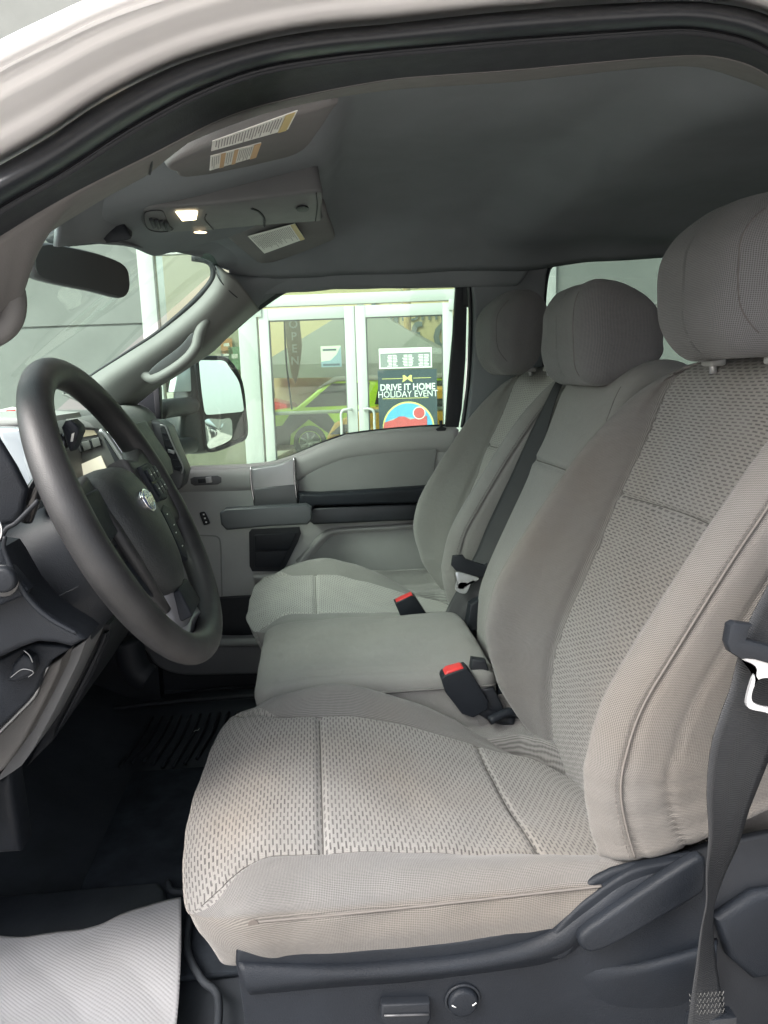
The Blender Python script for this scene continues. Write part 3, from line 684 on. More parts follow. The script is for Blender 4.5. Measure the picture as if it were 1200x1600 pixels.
outline_slab('tongue', [(714, 894), (748, 903), (744, 908), (738, 907), (728, 927), (712, 922), (714, 906)], 1.518, .003, M_STEEL, pb, .001, hole=[(719, 910), (728, 911), (724, 921), (716, 919)])

def buckle(label, body, red, Y, stalk):
    t = thing('belt_buckle', label, 'buckle', 'seat belt buckles', tuple(P(*body[0], Y)))
    b = panel('buckle_body', body, Y, .032, M_PBLK, t, .003)
    panel('release_button', red, Y+.003, .026, M_RED, t, .002)
    tube('stalk', [P(s[0], s[1], Y+.02) for s in stalk], .014, M_RUB, t, n=14, k=10)
    return t
buckle('black buckle with red button sticking up between the largest seat and the middle seat', [(690, 1062), (694, 1056), (729, 1044), (737, 1052), (764, 1096), (762, 1110), (740, 1122), (722, 1116), (696, 1082)], [(692, 1058), (700, 1049), (722, 1043), (730, 1047), (728, 1053), (694, 1064)], 1.195, [(750, 1105), (775, 1118), (800, 1125)])
buckle('black buckle with red button lying on the far seat cushion', [(617, 943), (643, 931), (650, 934), (668, 962), (667, 974), (650, 979), (628, 968)], [(618, 942), (628, 936), (644, 929), (647, 934), (620, 946)], 1.60, [(655, 968), (672, 985), (690, 1000)])
x_ = thing('buckle_bracket', 'bundle of black belt straps and bracket in the gap beside the middle seat back', 'bracket', None, tuple(P(770, 1090, 1.2)))
panel('strap', [(738, 1030), (760, 1033), (768, 1060), (780, 1090), (785, 1120), (765, 1122), (745, 1085), (735, 1050)], 1.225, .02, M_RUB2, x_, .004)
panel('strap', [(748, 1078), (772, 1075), (790, 1112), (770, 1126), (755, 1110)], 1.205, .012, M_RUB, x_, .003)
tube('bracket_bar', [P(765, 1126, 1.19), P(800, 1112, 1.2), P(830, 1128, 1.2)], .008, M_PBLK, x_, n=12, k=10)
x2 = thing('center_belt_anchor', 'small grey belt anchor tucked behind the far belt by the middle seat', 'bracket', None, tuple(P(745, 960, 1.5)))
panel('anchor_housing', [(735, 945), (752, 936), (755, 950), (748, 985), (728, 990)], 1.5, .03, M_PDRK, x2, .004)

# ================================================================== TRUCK CAB
cab = thing('truck_cab', 'white pickup cab shell around everything, with dark headliner and black door seals', 'truck cab', None, (.4, 1.4, .55))
def ext(c):     # carry a traced curve on past both edges of the frame
    a_, b_ = c[0], c[1]; y_, z_ = c[-2], c[-1]
    return [(a_[0]-(b_[0]-a_[0])*2.2, a_[1]-(b_[1]-a_[1])*2.2)]+list(c)+[(z_[0]+(z_[0]-y_[0])*2.0, z_[1]+(z_[1]-y_[1])*3.0)]
K0 = [(-40, 88), (0, 62), (70, 28), (150, -8), (245, -40), (420, -85), (700, -120), (1000, -130), (1200, -110), (1300, -60)]
K1 = [(-40, 282), (0, 258), (75, 215), (150, 165), (230, 122), (300, 93), (400, 65), (500, 47), (600, 38), (700, 27), (800, 17), (950, 6), (1080, 2), (1150, 10), (1200, 24), (1260, 62)]
K2 = [(-40, 350), (0, 322), (100, 265), (200, 200), (300, 145), (400, 107), (500, 89), (600, 78), (700, 69), (800, 60), (1000, 46), (1075, 43), (1150, 55), (1200, 75), (1260, 120)]
K3 = [(-40, 398), (0, 370), (100, 310), (240, 240), (350, 185), (450, 155), (600, 126), (700, 117), (800, 110), (1000, 92), (1100, 87), (1160, 98), (1200, 118), (1260, 165)]
K4 = [(-60, 600), (0, 528), (12, 505), (28, 500), (40, 405), (62, 375), (150, 318), (235, 270), (262, 240), (350, 200), (450, 168), (600, 142), (800, 128), (1000, 107), (1090, 105), (1160, 125), (1200, 142), (1260, 190)]
def mid(A, B, t, n=40):
    a_, b_ = cr([(p[0], p[1]) for p in A], n), cr([(p[0], p[1]) for p in B], n); return [tuple(x) for x in (a_*(1-t)+b_*t)]
# painted door aperture: steps and soft ridges across its width
tt = [(0, .50, 0), (.12, .486, 0), (.26, .500, 0), (.36, .520, 0), (.46, .526, 0), (.58, .545, 0), (.70, .566, 0), (.80, .576, 0), (.92, .598, 0), (1.0, .640, 0)]
sheet('body_side', [PP(mid(K0, K1, t), y) for t, y, _ in tt], M_PAINT, cab, n=110, k=5, thick=.01)
sheet('weatherstrip', [PP(mid(K1, K2, 0), .630), PP(mid(K1, K2, .12), .600), PP(mid(K1, K2, .40), .583), PP(mid(K1, K2, .75), .594), PP(mid(K1, K2, .93), .622), PP(mid(K1, K2, 1.0), .640)], M_RUB, cab, n=120, k=5, thick=.005)
sheet('weatherstrip', [PP(mid(K2, K3, -.02), .645), PP(mid(K2, K3, .04), .628), PP(mid(K2, K3, .12), .628), PP(mid(K2, K3, .25), .655), PP(mid(K2, K3, .7), .70), PP(mid(K2, K3, 1.02), .725)], M_RUB2, cab, n=120, k=5, thick=.005)
K4b = [tuple(p) for p in cr(K4, 60)]
K3b = [tuple(p) for p in cr(K3, 60)]
sheet('pillar_trim', [PP(K3b, .722), PP([tuple((1-.3)*np.array(a_)+.3*np.array(b_)) for a_, b_ in zip(K3b, K4b)], .745), PP([tuple((1-.75)*np.array(a_)+.75*np.array(b_)) for a_, b_ in zip(K3b, K4b)], .79), PP(K4b, .83)], M_TRIMD, cab, n=120, k=5, thick=.012)
tube('trim_seam', [P(236, 243, .738), P(237, 256, .760), P(234, 272, .80)], .0012, M_RUB2, cab, n=8, k=6)
# grab handle foot on the near pillar
tube('grab_handle', [P(-30, 395, .80), P(8, 430, .80), P(22, 470, .80), P(10, 510, .80), P(-40, 540, .80)], .012, M_TRIMD, cab, n=24, k=10)

# headliner
def xfront(y): return -.335+.14*np.clip((y-1.45)/.5, 0, 1)**2+.17*np.clip((1.35-y)/.5, 0, 1)**2
def zhead(x, y):
    z = 1.925-(.125-.060*sstep(1.3, 1.0, y))*np.abs((y-1.40)/.62)**3.2
    fd = (1-.92*sstep(1.62, 2.0, y))*(1-.9*sstep(1.30, 1.12, y))
    z = z-.050*sstep(.085, .035, x)*fd-.105*np.clip((.04-x)/.37, 0, 1)*fd-(.040*sstep(.40+.10*(2.0-y), .56+.10*(2.0-y), x)+.04*sstep(.8, 1.7, x))*(1-sstep(1.85, 2.03, y))+.03*sstep(.55, .8, x)*sstep(1.8, 2.03, y)
    return z
rows = []
for t in np.linspace(0, 1, 150):
    row = []
    for y in np.linspace(.79, 2.055, 70):
        x0 = xfront(y); x = x0+(1.75-x0)*t**1.35; z = zhead(x, y)
        z += .006*math.sin(x*9+y*5)*math.sin(y*7)*float(sstep(.2, .4, x))
        row.append((x, y, z))
    rows.append(row)
loft('headliner', rows, M_HEAD, cab, thick=-.01)
# outer roof skin
rows = []
for t in np.linspace(0, 1, 20):
    rows.append([(-.20+2.05*t, y, 2.00-.11*abs((y-1.4)/.85)**4-.09*(1-min(1, t*5))**2) for y in np.linspace(.55, 2.28, 24)])
loft('roof', rows, M_PAINT, cab, thick=-.01)
# near roof edge, cowl side and front wing: the parts of the body that run on outside the frame
sheet('roof_side', [PP([(245, -40), (420, -85), (700, -120), (1000, -130), (1200, -110), (1300, -60)], .50), [(-.06, .50, 1.84), (.30, .49, 1.87), (.62, .49, 1.87), (.80, .50, 1.84)], [(-.19, .56, 1.895), (.30, .56, 1.90), (.62, .56, 1.90), (.95, .56, 1.895)]], M_PAINT, cab, n=40, k=6, thick=.006)
box('near_rear_roof_rail', (.80, .50, 1.80), (1.78, .60, 1.90), M_PAINT, cab, .02)
box('cowl_side', (-1.02, .50, .50), (-.52, .60, 1.36), M_PAINT, cab, .02)
box('back_panel', (1.78, .52, .50), (1.80, 2.26, 1.92), M_PAINT, cab, .005)
# far roof rail between the headliner and the far door
TOPE = [(208, 615), (245, 602), (270, 585), (305, 562), (330, 545), (360, 515), (400, 481), (450, 449), (500, 433), (550, 424), (600, 418), (650, 414.5), (700, 414), (722, 420), (737, 438), (742, 480), (742, 540), (738, 600), (722, 670)]
UP = [(p[0], p[1]) for p in TOPE]
rail_lo = PP(TOPE[6:13], 2.14)
rail_lo2 = PP([(p[0]+1, p[1]-9) for p in TOPE[6:13]], 2.10)
rail_hi = [np.array((x, 2.05, zhead(x, 2.05)+.002)) for x in np.linspace(-.215, .62, 9)]
rail_md = [np.array((x, 2.085, zhead(x, 2.05)-.045)) for x in np.linspace(-.20, .57, 9)]
sheet('roof_rail', [rail_hi, rail_md, rail_lo2, rail_lo], M_HEAD, cab, n=60, k=6, thick=.006)
hdB = PP([(90, 386, 1.15), (120, 383, 1.25), (180, 378, 1.4), (230, 384, 1.6), (280, 395, 1.8), (315, 403, 1.93), (337, 413, 1.99)])
sheet('header_trim', [[np.array((xfront(y)+.05, y, zhead(xfront(y)+.05, y)-.002)) for y in np.linspace(1.10, 2.05, 8)], [ (np.array((xfront(y)+.0, y, zhead(xfront(y), y)-.008))+q)/2 for y, q in zip(np.linspace(1.15, 2.03, 7), hdB)], hdB], M_HEAD, cab, n=50, k=6, thick=.006)
sheet('corner_trim', [[np.array((x, 2.052, zhead(x, 2.052)+.002)) for x in np.linspace(-.23, .02, 6)], PP([(334, 411, 1.985), (352, 425, 1.985), (385, 445, 2.02), (420, 458, 2.09)]), PP([(335, 413, 1.985), (348, 440, 1.968), (375, 467, 2.0), (404, 481, 2.115)])], M_HEAD, cab, n=40, k=6, thick=.005)
# far windshield pillar
PG = [(338, 412), (334, 436), (305, 474), (250, 520), (200, 553), (145, 588), (100, 618)]
PM = [(372, 440), (352, 470), (318, 505), (275, 540), (225, 575), (190, 600), (150, 640)]
PD = [(402, 480), (365, 510), (332, 543), (300, 565), (270, 585), (240, 604), (195, 640)]
sheet('windshield_pillar', [PP(PG, 2.00), PP(mid(PG, PM, .5), 1.975), PP(PM, 1.985), PP(mid(PM, PD, .6), 2.02), PP(PD, 2.12)], M_PILLAR, cab, n=60, k=7, thick=.01)
tube('windshield_seal', PP([(300, 402), (322, 406), (333, 416), (332, 438), (304, 471), (250, 517), (200, 550), (145, 585), (100, 615)], 1.99), [.010, .009, .006, .004, .003], M_RUB2, cab, n=60, k=8)
tube('pillar_seam', [P(333, 413, 1.985), P(345, 440, 1.965), P(372, 466, 1.99), P(401, 480, 2.10)], .0015, M_RUB2, cab, n=24, k=6)
gh = tube('grab_handle', PP([(222, 583, 2.0), (240, 592, 1.97), (262, 583, 1.955), (290, 563, 1.955), (306, 543, 1.96), (311, 522, 1.97), (322, 500, 1.985)], 2.0), .0135, M_PILLAR, cab, n=50, k=14)
panel('handle_recess', [(232, 582), (248, 566), (280, 542), (300, 520), (306, 524), (303, 538), (284, 556), (258, 576), (240, 586)], 1.962, .006, M_GUN, cab, .001, smooth=50)
# B pillar on the far side and the rail over the rear window
panel('middle_pillar', [(728, 418), (748, 412), (800, 405), (852, 400), (862, 398), (854, 430), (850, 480), (848, 600), (845, 760), (720, 760), (726, 690), (738, 600), (742, 540), (742, 470), (738, 438)], 2.10, .05, M_HEAD, cab, .006)
sheet('rear_rail', [[np.array((x, 2.05, zhead(x, 2.05)+.002)) for x in np.linspace(.55, 1.75, 8)], [np.array((x, 2.10, zhead(x, 2.05)+.004)) for x in np.linspace(.57, 1.75, 8)], PP([(800, 402), (858, 400), (900, 396), (1000, 391), (1060, 388), (1200, 382), (1400, 374)], 2.13)], M_HEAD, cab, n=40, k=6, thick=.006)
tube('rear_window_seal', PP([(1400, 376), (1200, 385), (1060, 391), (900, 400), (872, 405), (858, 420), (852, 450), (848, 520), (846, 640)], 2.125), .006, M_RUB2, cab, n=60, k=8)
tube('coat_hook', [P(1043, 338, 2.0), P(1047, 352, 1.99), P(1056, 352, 1.99), P(1058, 338, 2.0)], .004, M_PDRK, cab, n=14, k=8)
slab('rear_window', [(.60, 2.16, 1.25), (1.75, 2.16, 1.25), (1.75, 2.13, 1.84), (.60, 2.13, 1.84)], (0, .004, 0), M_RGLASS, cab, 0)
# closed shell: back wall, floor, firewall, near-side rear door, outer skins
box('back_wall', (1.75, .60, .58), (1.78, 2.2, 1.90), M_PDRK, cab, .005)
box('near_rear_door', (.66, .52, .50), (1.75, .58, 1.45), M_PDRK, cab, .01)
box('near_middle_pillar', (.60, .52, .50), (.70, .62, 1.83), M_PDRK, cab, .02)
box('far_rear_door', (.60, 2.14, .50), (1.75, 2.26, 1.25), M_GREY, cab, .01)
box('floor_pan', (-.80, .50, .52), (1.78, 2.28, .578), M_CARPET, cab, .01)
slab('firewall', [(-.80, .52, .55), (-.80, 2.25, .55), (-1.0, 2.25, 1.30), (-1.0, .52, 1.30)], (-.03, 0, 0), M_CARPET, cab, 0)
slab('hood', [(-1.0, .55, 1.30), (-1.0, 2.28, 1.30), (-2.3, 2.2, 1.22), (-2.3, .62, 1.22)], (0, 0, -.05), M_PAINT, cab, .01)
# windshield
rows = []
for t in np.linspace(0, 1, 20):
    row = []
    for y in np.linspace(.84, 2.0, 30):
        xf = float(xfront(y)); zt = float(zhead(xf, y)); bow = -.06*(1-((y-1.42)/.6)**2)
        row.append((xf-((zt-1.38)/.80-bow)*t, y, zt+(1.38-zt)*t))
    rows.append(row)
loft('windshield', rows, M_WGLASS, cab)

# ------------------------------------------------------------------ sun visors, console, mirror
def visor(label, px, Yn, near, stick, group):
    t = thing('sun_visor', label, 'sun visor', group)
    t.location = tuple(np.mean([P(*p[:2], p[2]) for p in px], axis=0))
    pts = sm([P(*p) for p in px], 70); pts = [np.array(q) for q in pts]
    n_ = np.cross(pts[20]-pts[0], pts[45]-pts[0]); n_ /= np.linalg.norm(n_); n_ = n_ if n_[2] > 0 else -n_
    slab('visor_pad', pts, n_*.016, M_VISOR, t, .005, 3)
    return t, n_
v1, n1 = visor('large grey sun visor nearest the camera, with two white warning stickers', [(262, 262, .93), (300, 238, .90), (400, 200, .90), (500, 170, .90), (530, 160, .90), (522, 172, .93), (500, 205, 1.02), (470, 238, 1.12), (410, 255, 1.22), (330, 272, 1.24), (285, 277, 1.22), (275, 270, 1.05)], .9, True, None, 'sun visors')
v2, n2 = visor('small grey sun visor beyond the overhead console, with one white warning sticker', [(340, 355, 1.66), (370, 345, 1.60), (440, 325, 1.56), (500, 318, 1.56), (512, 340, 1.62), (523, 370, 1.80), (519, 376, 1.84), (480, 392, 1.90), (432, 409, 1.94), (408, 412, 1.95), (395, 405, 1.92)], 1.6, False, None, 'sun visors')
def sticker(parent, quad, plane_pt, n_, bars, lines, rows_=9):
    """paper label lying on the visor: white sheet, coloured heading band, rows of small print"""
    n_ = np.array(n_); pp = np.array(plane_pt)
    def onp(px, py):
        d = ray(px, py); return CAM + d*(np.dot(pp-CAM, n_)/np.dot(d, n_)) - n_*.0012
    A, B, C_, D = [onp(*q) for q in quad]      # left-top, right-top, right-bottom, left-bottom
    s = slab('warning_sticker', [A, B, C_, D], -n_*.0006, M_STICK, parent, 0)
    def patch(u0, u1, v0, v1, m, nm, lift=.0010):
        f = lambda u, v: (A*(1-u)+B*u)*(1-v)+(D*(1-u)+C_*u)*v-n_*lift
        return slab(nm, [f(u0, v0), f(u1, v0), f(u1, v1), f(u0, v1)], -n_*.0003, m, s, 0)
    for u0, u1, m in bars: patch(u0, u1, 0, 1, m, 'heading_band')
    obs = []
    rr = random.Random(len(lines))
    for (u0, u1) in lines:
        k = int((u1-u0)/.035)
        for i in range(k):
            u = u0+(u1-u0)*(i+.3)/k; e_ = rr.uniform(.55, .93)
            v_ = .07
            while v_ < e_:
                w_ = rr.uniform(.04, .14); obs.append(patch(u, u+.011, v_, min(e_, v_+w_), M_INK, 'q')); v_ += w_+.025
    if obs: merge('small_print', obs, s)
    return s
M_STICK = pbr('sticker_paper', (.60, .60, .57), .5)
M_INK = pbr('print_ink', (.18, .18, .18), .6)
M_YEL = pbr('sticker_yellow', (.42, .32, .12), .5); M_ORG = pbr('sticker_orange', (.42, .24, .10), .5)
c1 = P(400, 230, 1.10); 
def on_visor(v): 
    me = [c for c in v.children if c.name.startswith('visor_pad')][0].data
    vs = np.array([p.co for p in me.vertices]); return vs
for v, n_ in ((v1, n1), (v2, n2)):
    vs = on_visor(v); d = vs@n_; v['_d'] = float(d.min())
def pt_on(v, n_): return np.array(n_)*v['_d']
sticker(v1, [(331, 217), (464, 169), (449, 199), (329, 233)], pt_on(v1, n1), n1, [(.86, .97, M_YEL)], [(.03, .84)])
sticker(v1, [(328, 241), (407, 220), (399, 243), (327, 264)], pt_on(v1, n1), n1, [(.86, 1.0, M_ORG), (.20, .29, M_ORG), (.46, .54, M_ORG)], [(.02, .18), (.31, .44), (.56, .84)])
sticker(v2, [(387, 368), (461, 348), (476, 372), (413, 395)], pt_on(v2, n2), n2, [(.90, 1.0, M_YEL)], [(.03, .88)])
for v in (v1, v2): del v['_d']

oc = thing('overhead_console', 'long grey ceiling console with lit map lamp between the two sun visors', 'console', None, tuple(P(360, 330, 1.4)))
cpts = [P(*p, 1.40) for p in [(222, 332), (228, 326), (300, 322), (400, 312), (500, 300), (506, 303), (503, 344), (498, 347), (420, 353), (330, 361), (260, 364), (232, 362), (223, 350)]]
def proj_plane(px, py, Y, z0, sl): return P(px, py, Y)
A0 = np.array([-.30, 1.30, 1.795]); 
# underside plane of the console: tilts down towards the windshield
cn = np.cross(np.array([.34, 0, .055]), np.array([0, .16, -.016])); cn /= np.linalg.norm(cn); cn = cn if cn[2] > 0 else -cn
cp = P(360, 335, 1.40)
def onC(px, py, lift=0):
    d = ray(px, py); return CAM + d*(np.dot(cp-CAM, cn)/np.dot(d, cn)) - cn*lift
body = slab('console_body', [np.array(q) for q in sm([onC(*p) for p in [(224, 332), (232, 325), (300, 322), (400, 311), (498, 299), (505, 302), (503, 338), (500, 346), (420, 352), (330, 360), (262, 364), (234, 362), (223, 350)]], 80)], cn*.055, M_CONS, oc, .006, 3)
def oncurve(name, px, r, m, par, lift=.0005, closed=False, n=40): return tube(name, [onC(*p, lift) for p in px], r, m, par, n=n, k=6, closed=closed)
oncurve('lid_seam', [(322, 334), (320, 342), (326, 350), (333, 358)], .0012, M_RUB2, oc)
oncurve('lid_seam', [(393, 325), (404, 330), (412, 340), (413, 353)], .0022, M_RUB2, oc)
oncurve('end_seam', [(494, 301), (496, 320), (493, 345)], .0010, M_RUB2, oc)
bt = [onC(q[0], q[1], .001) for q in [(462, 325), (466, 321), (474, 320), (481, 322), (482, 326), (476, 329), (467, 329)]]
slab('latch_button', [np.array(q) for q in sm(bt, 30)], -cn*.002, M_PDRK, oc, .0006)
M_LAMP = pbr('lit_lamp_lens', (1, .85, .6), .4, emis=(1, .80, .50), es=2.6)
M_LAMP2 = pbr('dim_lamp_lens', (1, .85, .6), .4, emis=(1, .78, .48), es=1.0)
slab('map_lamp', [onC(*q, .001) for q in [(274, 329), (308, 328), (306, 340), (284, 342)]], -cn*.003, M_LAMP, oc, .001)
slab('map_lamp', [onC(*q, .001) for q in [(302, 361), (312, 359.3), (323, 361), (313, 362.2)]], -cn*.003, M_LAMP2, oc, .001)
for i in range(4):
    q = [(232+i*8, 340+i*1.5), (238+i*8, 339+i*1.5), (243+i*8, 352+i*1.5), (238+i*8, 354+i*1.5)]
    slab('roof_switch', [onC(*p, .001) for p in q], -cn*.004, M_PDRK, oc, .001)
oncurve('switch_bezel', [(226, 332), (250, 328), (258, 336), (262, 350), (270, 358), (250, 362), (230, 356)], .0010, M_RUB2, oc, closed=True, n=50)

rv = thing('rear_view_mirror', 'dark frameless rear view mirror in a grey shell hanging before the windshield', 'mirror', None, tuple(P(125, 422, 1.30)))
mn = np.array([.84, -.52, -.10]); mn = mn/np.linalg.norm(mn); mc = P(125, 422, 1.30)
def onM(px, py, off=0):
    d = ray(px, py); return CAM + d*(np.dot(mc+mn*off-CAM, mn)/np.dot(d, mn))
mo = [onM(*p) for p in [(50, 385), (60, 378), (90, 381), (150, 394), (190, 409), (203, 422), (206, 448), (201, 462), (190, 466), (150, 456), (100, 446), (62, 436), (52, 426), (47, 405)]]
slab('shell', [np.array(q) for q in sm(mo, 70)], -mn*.028, M_GUN, rv, .009, 4)
mo2 = [onM(p[0], p[1], .0015) for p in [(60, 391), (72, 383), (92, 384), (150, 397), (188, 411), (199, 423), (202, 446), (198, 459), (189, 463), (150, 453), (100, 443), (66, 433), (58, 424), (56, 405)]]
slab('mirror_glass', [np.array(q) for q in sm(mo2, 70)], -mn*.002, M_DMIR, rv, 0)
mv = -mn
tube('stem', [P(120, 395, 1.34)+mv*.03, P(120, 365, 1.36)+mv*.05, P(130, 345, 1.38)+mv*.05], .012, M_PDRK, rv, n=14, k=10)
sc = thing('sensor_cover', 'dark plastic sensor cover at the windshield header above the rear view mirror', 'cover', None, tuple(P(140, 355, 1.38)))
slab('cover_shell', [np.array(q) for q in sm([P(*p, 1.36) for p in [(70, 372), (110, 350), (150, 340), (185, 342), (200, 360), (206, 372), (190, 378), (130, 384), (90, 386)]], 60)], (-.02, .10, .03), M_PDRK, sc, .01, 3)

# ------------------------------------------------------------------ far door
pd = thing('passenger_door', 'closed grey far door panel with black armrest, pull handle and window', 'door', None, (.1, 2.2, .65))
YD_ = 2.19
dtop = [(200, 742), (275, 731), (340, 729), (392, 727), (430, 722), (460, 712), (500, 695), (540, 681), (600, 673), (660, 668), (712, 667)]
panel('trim_panel', dtop+[(718, 672), (716, 700), (712, 760), (700, 1000), (640, 1030), (405, 1010), (402, 952), (396, 946), (345, 948), (200, 950)], YD_, .05, M_GREY, pd, .010, 4)
sheet('window_ledge', [PP(dtop, YD_+.045), PP([(p[0], p[1]+3) for p in dtop], YD_+.005), PP([(p[0]+2, p[1]+12) for p in dtop], YD_-.012), PP([(p[0]+4, p[1]+30) for p in dtop], YD_-.010), PP([(p[0]+5, p[1]+40) for p in dtop], YD_+.002)], M_GREY, pd, n=70, k=5, thick=.004)
panel('upper_recess_shade', [(466, 752), (500, 728), (530, 712), (556, 703), (600, 701), (684, 694), (676, 764), (600, 768), (474, 773), (466, 768)], YD_-.006, .02, M_GREYD, pd, .004, 3, smooth=0)  # plate sits proud; the shade of the recess is in its darker colour
br = panel('armrest_bridge', [(391, 733), (410, 730), (440, 725), (460, 716), (463, 740), (464, 795), (398, 800), (392, 760)], YD_-.030, .04, M_SILV, pd, .005, 3)
panel('bridge_lower', [(397, 764), (430, 760), (463, 757), (466, 800), (398, 802)], YD_-.036, .03, M_GUN, pd, .004)
tube('chrome_strip', PP([(392, 730), (392, 752), (396, 780), (400, 800)], YD_-.034), .0022, M_CHROME, br, n=16, k=8)
tube('chrome_strip', PP([(459, 715), (460, 745), (463, 775), (466, 796)], YD_-.034), .0022, M_CHROME, br, n=16, k=8)
ar = panel('armrest', [(466, 771), (500, 772), (600, 766), (672, 761), (690, 762), (690, 786), (600, 788), (492, 791), (486, 800), (468, 790)], YD_-.055, .07, M_PBLK, pd, .009, 4)
panel('armrest_pad', [(486, 794), (600, 789), (690, 786), (690, 812), (600, 815), (490, 820), (484, 815)], YD_-.045, .06, M_RUB, pd, .006, 3)
panel('pull_handle', [(343, 802), (352, 795), (478, 788), (487, 793), (488, 812), (480, 820), (420, 823), (354, 829), (345, 820)], YD_-.115, .035, M_PULL, pd, .007, 4)
panel('door_pocket', [(389, 832), (393, 827), (468, 824), (470, 834), (466, 846), (447, 884), (441, 893), (394, 893), (390, 885)], YD_-.008, .02, M_RUB2, pd, .002)
for yy in (836, 863): panel('pocket_shelf', [(398, yy), (464-(yy-836)*.5, yy-3), (452-(yy-836)*.5, yy+24), (398, yy+24)], YD_-.012, .01, M_PDRK, pd, .003)
panel('lower_recess_shade', [(462, 876), (488, 850), (508, 835), (530, 831), (640, 822), (690, 818), (690, 950), (470, 950), (466, 885)], YD_-.006, .02, M_GREYD, pd, .004, 3)  # lower recess: its shade is given by the darker plate
sheet('lower_rib', [PP([(395, 896), (445, 893), (472, 866), (500, 834), (520, 825), (600, 820), (690, 812)], YD_), PP([(396, 902), (449, 899), (477, 871), (504, 840), (524, 830), (600, 825), (690, 817)], YD_-.014), PP([(398, 914), (455, 910), (486, 880), (512, 846), (530, 838), (600, 832), (690, 825)], YD_)], M_GREY, pd, n=50, k=6, thick=.003)
ws = panel('window_switch', [(297, 748), (303, 745), (340, 743), (346, 746), (346, 754), (340, 757), (304, 759), (298, 756)], YD_-.014, .006, M_GUN, pd, .002)
panel('switch_rocker', [(309, 749), (321, 748), (322, 754), (310, 755)], YD_-.016, .004, M_RUB2, ws, .0008); panel('switch_rocker', [(321, 746), (330, 745), (331, 754), (322, 755)], YD_-.024, .010, M_SILV, ws, .001)
ls = panel('lock_switch', [(311, 802), (316, 799), (321, 800), (329, 817), (325, 820), (318, 821)], YD_-.004, .006, M_RUB2, pd, .002)
tube('bezel', PP([(311, 802), (316, 799), (321, 800), (329, 817), (325, 820), (318, 821)], YD_-.005), .0014, M_SILV, ls, n=30, k=6, closed=True)
for q in ((318, 804), (320, 810), (322, 816)): panel('indicator', [(q[0]-1.2, q[1]-1), (q[0]+1.2, q[1]-1.2), (q[0]+1.4, q[1]+1), (q[0]-1, q[1]+1)], YD_-.007, .002, M_WHITE, ls, 0)
tube('speaker_outline', PP([(300, 836), (338, 838), (344, 846), (346, 900), (347, 946)], YD_-.001), .0022, M_GREYD, pd, n=40, k=6)
tube('lock_pin', [P(689, 672, YD_+.005), P(689, 665, YD_+.005), P(689, 657, YD_+.005)], [.007, .0045, .005], M_RUB2, pd, n=10, k=10)
disc_ = panel('pin_collar', [(681, 671), (685, 668), (693, 667), (698, 669), (696, 673), (684, 674)], YD_-.005, .01, M_RUB2, pd, .001)
# window glass and its frame
slab('window_glass', [P(200, 760, 2.245), P(720, 700, 2.245), P(740, 400, 2.20), P(420, 405, 2.20), P(200, 590, 2.22)], (0, .004, 0), M_GGLASS, pd, 0)
tube('glass_seal', PP([(240, 738), (340, 730), (392, 726), (430, 721), (462, 710), (500, 693), (540, 679), (600, 671), (660, 666), (708, 664)], 2.235), .0035, M_RUB2, pd, n=70, k=6)
panel('rear_window_frame', [(708, 422), (716, 426), (727, 440), (730, 480), (728, 560), (722, 640), (717, 668), (697, 668), (702, 600), (709, 520), (713, 450)], 2.20, .03, M_RUB2, pd, .004, 2, smooth=0)
sheet('frame_seal', [PP([(330, 547), (365, 517), (403, 485), (452, 453), (500, 437), (550, 428), (620, 420), (690, 417), (712, 421), (722, 440), (724, 480)], 2.16), PP([(327, 546), (362, 516), (400, 483), (450, 451), (500, 435), (550, 426), (620, 418), (692, 414.5), (718, 419), (732, 442), (735, 480)], 2.15), PP([(324, 543), (358, 513), (398, 478), (449, 446), (500, 431), (550, 421), (620, 413), (694, 410), (722, 416), (738, 440), (741, 480)], 2.135)], M_RUB2, pd, n=70, k=4, thick=.004)
tube('pillar_seal', PP([(716, 422), (729, 436), (734, 460), (735, 520), (731, 600), (722, 668)], 2.13), .0055, M_RUB, pd, n=40, k=8)
panel('body_edge', [(734, 470), (744, 470), (744, 560), (738, 610), (728, 668), (722, 668), (730, 610)], 2.15, .01, M_PAINT, pd, .001)
# black mirror sail at the front corner of the window
panel('mirror_sail', [(180, 640), (246, 601), (250, 604), (251, 662), (246, 668), (200, 668)], 2.17, .03, M_PDRK, pd, .003)
panel('division_bar', [(239, 604), (248, 601), (252, 662), (244, 664)], 2.155, .03, M_RUB2, pd, .002)

# far sill and pocket below the door, curved at its front
sill = thing('sill_trim', 'grey curved door sill trim low behind the steering wheel and below the far door', 'sill trim', None, (-.2, 2.1, .6))
slab('sill_body', [np.array(q) for q in sm([P(*p, 2.08) for p in [(222, 992), (350, 1002), (440, 1000), (640, 1010), (640, 1060), (500, 1056), (400, 1054), (290, 1056), (250, 1045), (232, 1025)]], 70)], (0, .06, 0), M_KNEE2, sill, .010, 4)
tube('sill_lip', PP([(236, 990), (300, 1000), (350, 1004), (440, 1003), (600, 1008)], 2.075), .012, M_GREYD, sill, n=30, k=10)
box('cowl_side', (-1.0, 2.10, .55), (-.48, 2.15, 1.42), M_RUB2, sill, 0)
box('sill_gap', (-.60, 2.17, .58), (.42, 2.20, .86), M_RUB2, sill, 0)

# ================================================================== STEERING WHEEL
WC = np.array([-.243, YD, 1.335]); WA = rad(24.5)
wu = np.array([0, 1., 0]); wv = np.array([-math.sin(WA), 0, math.cos(WA)]); wn = np.array([math.cos(WA), 0, math.sin(WA)])
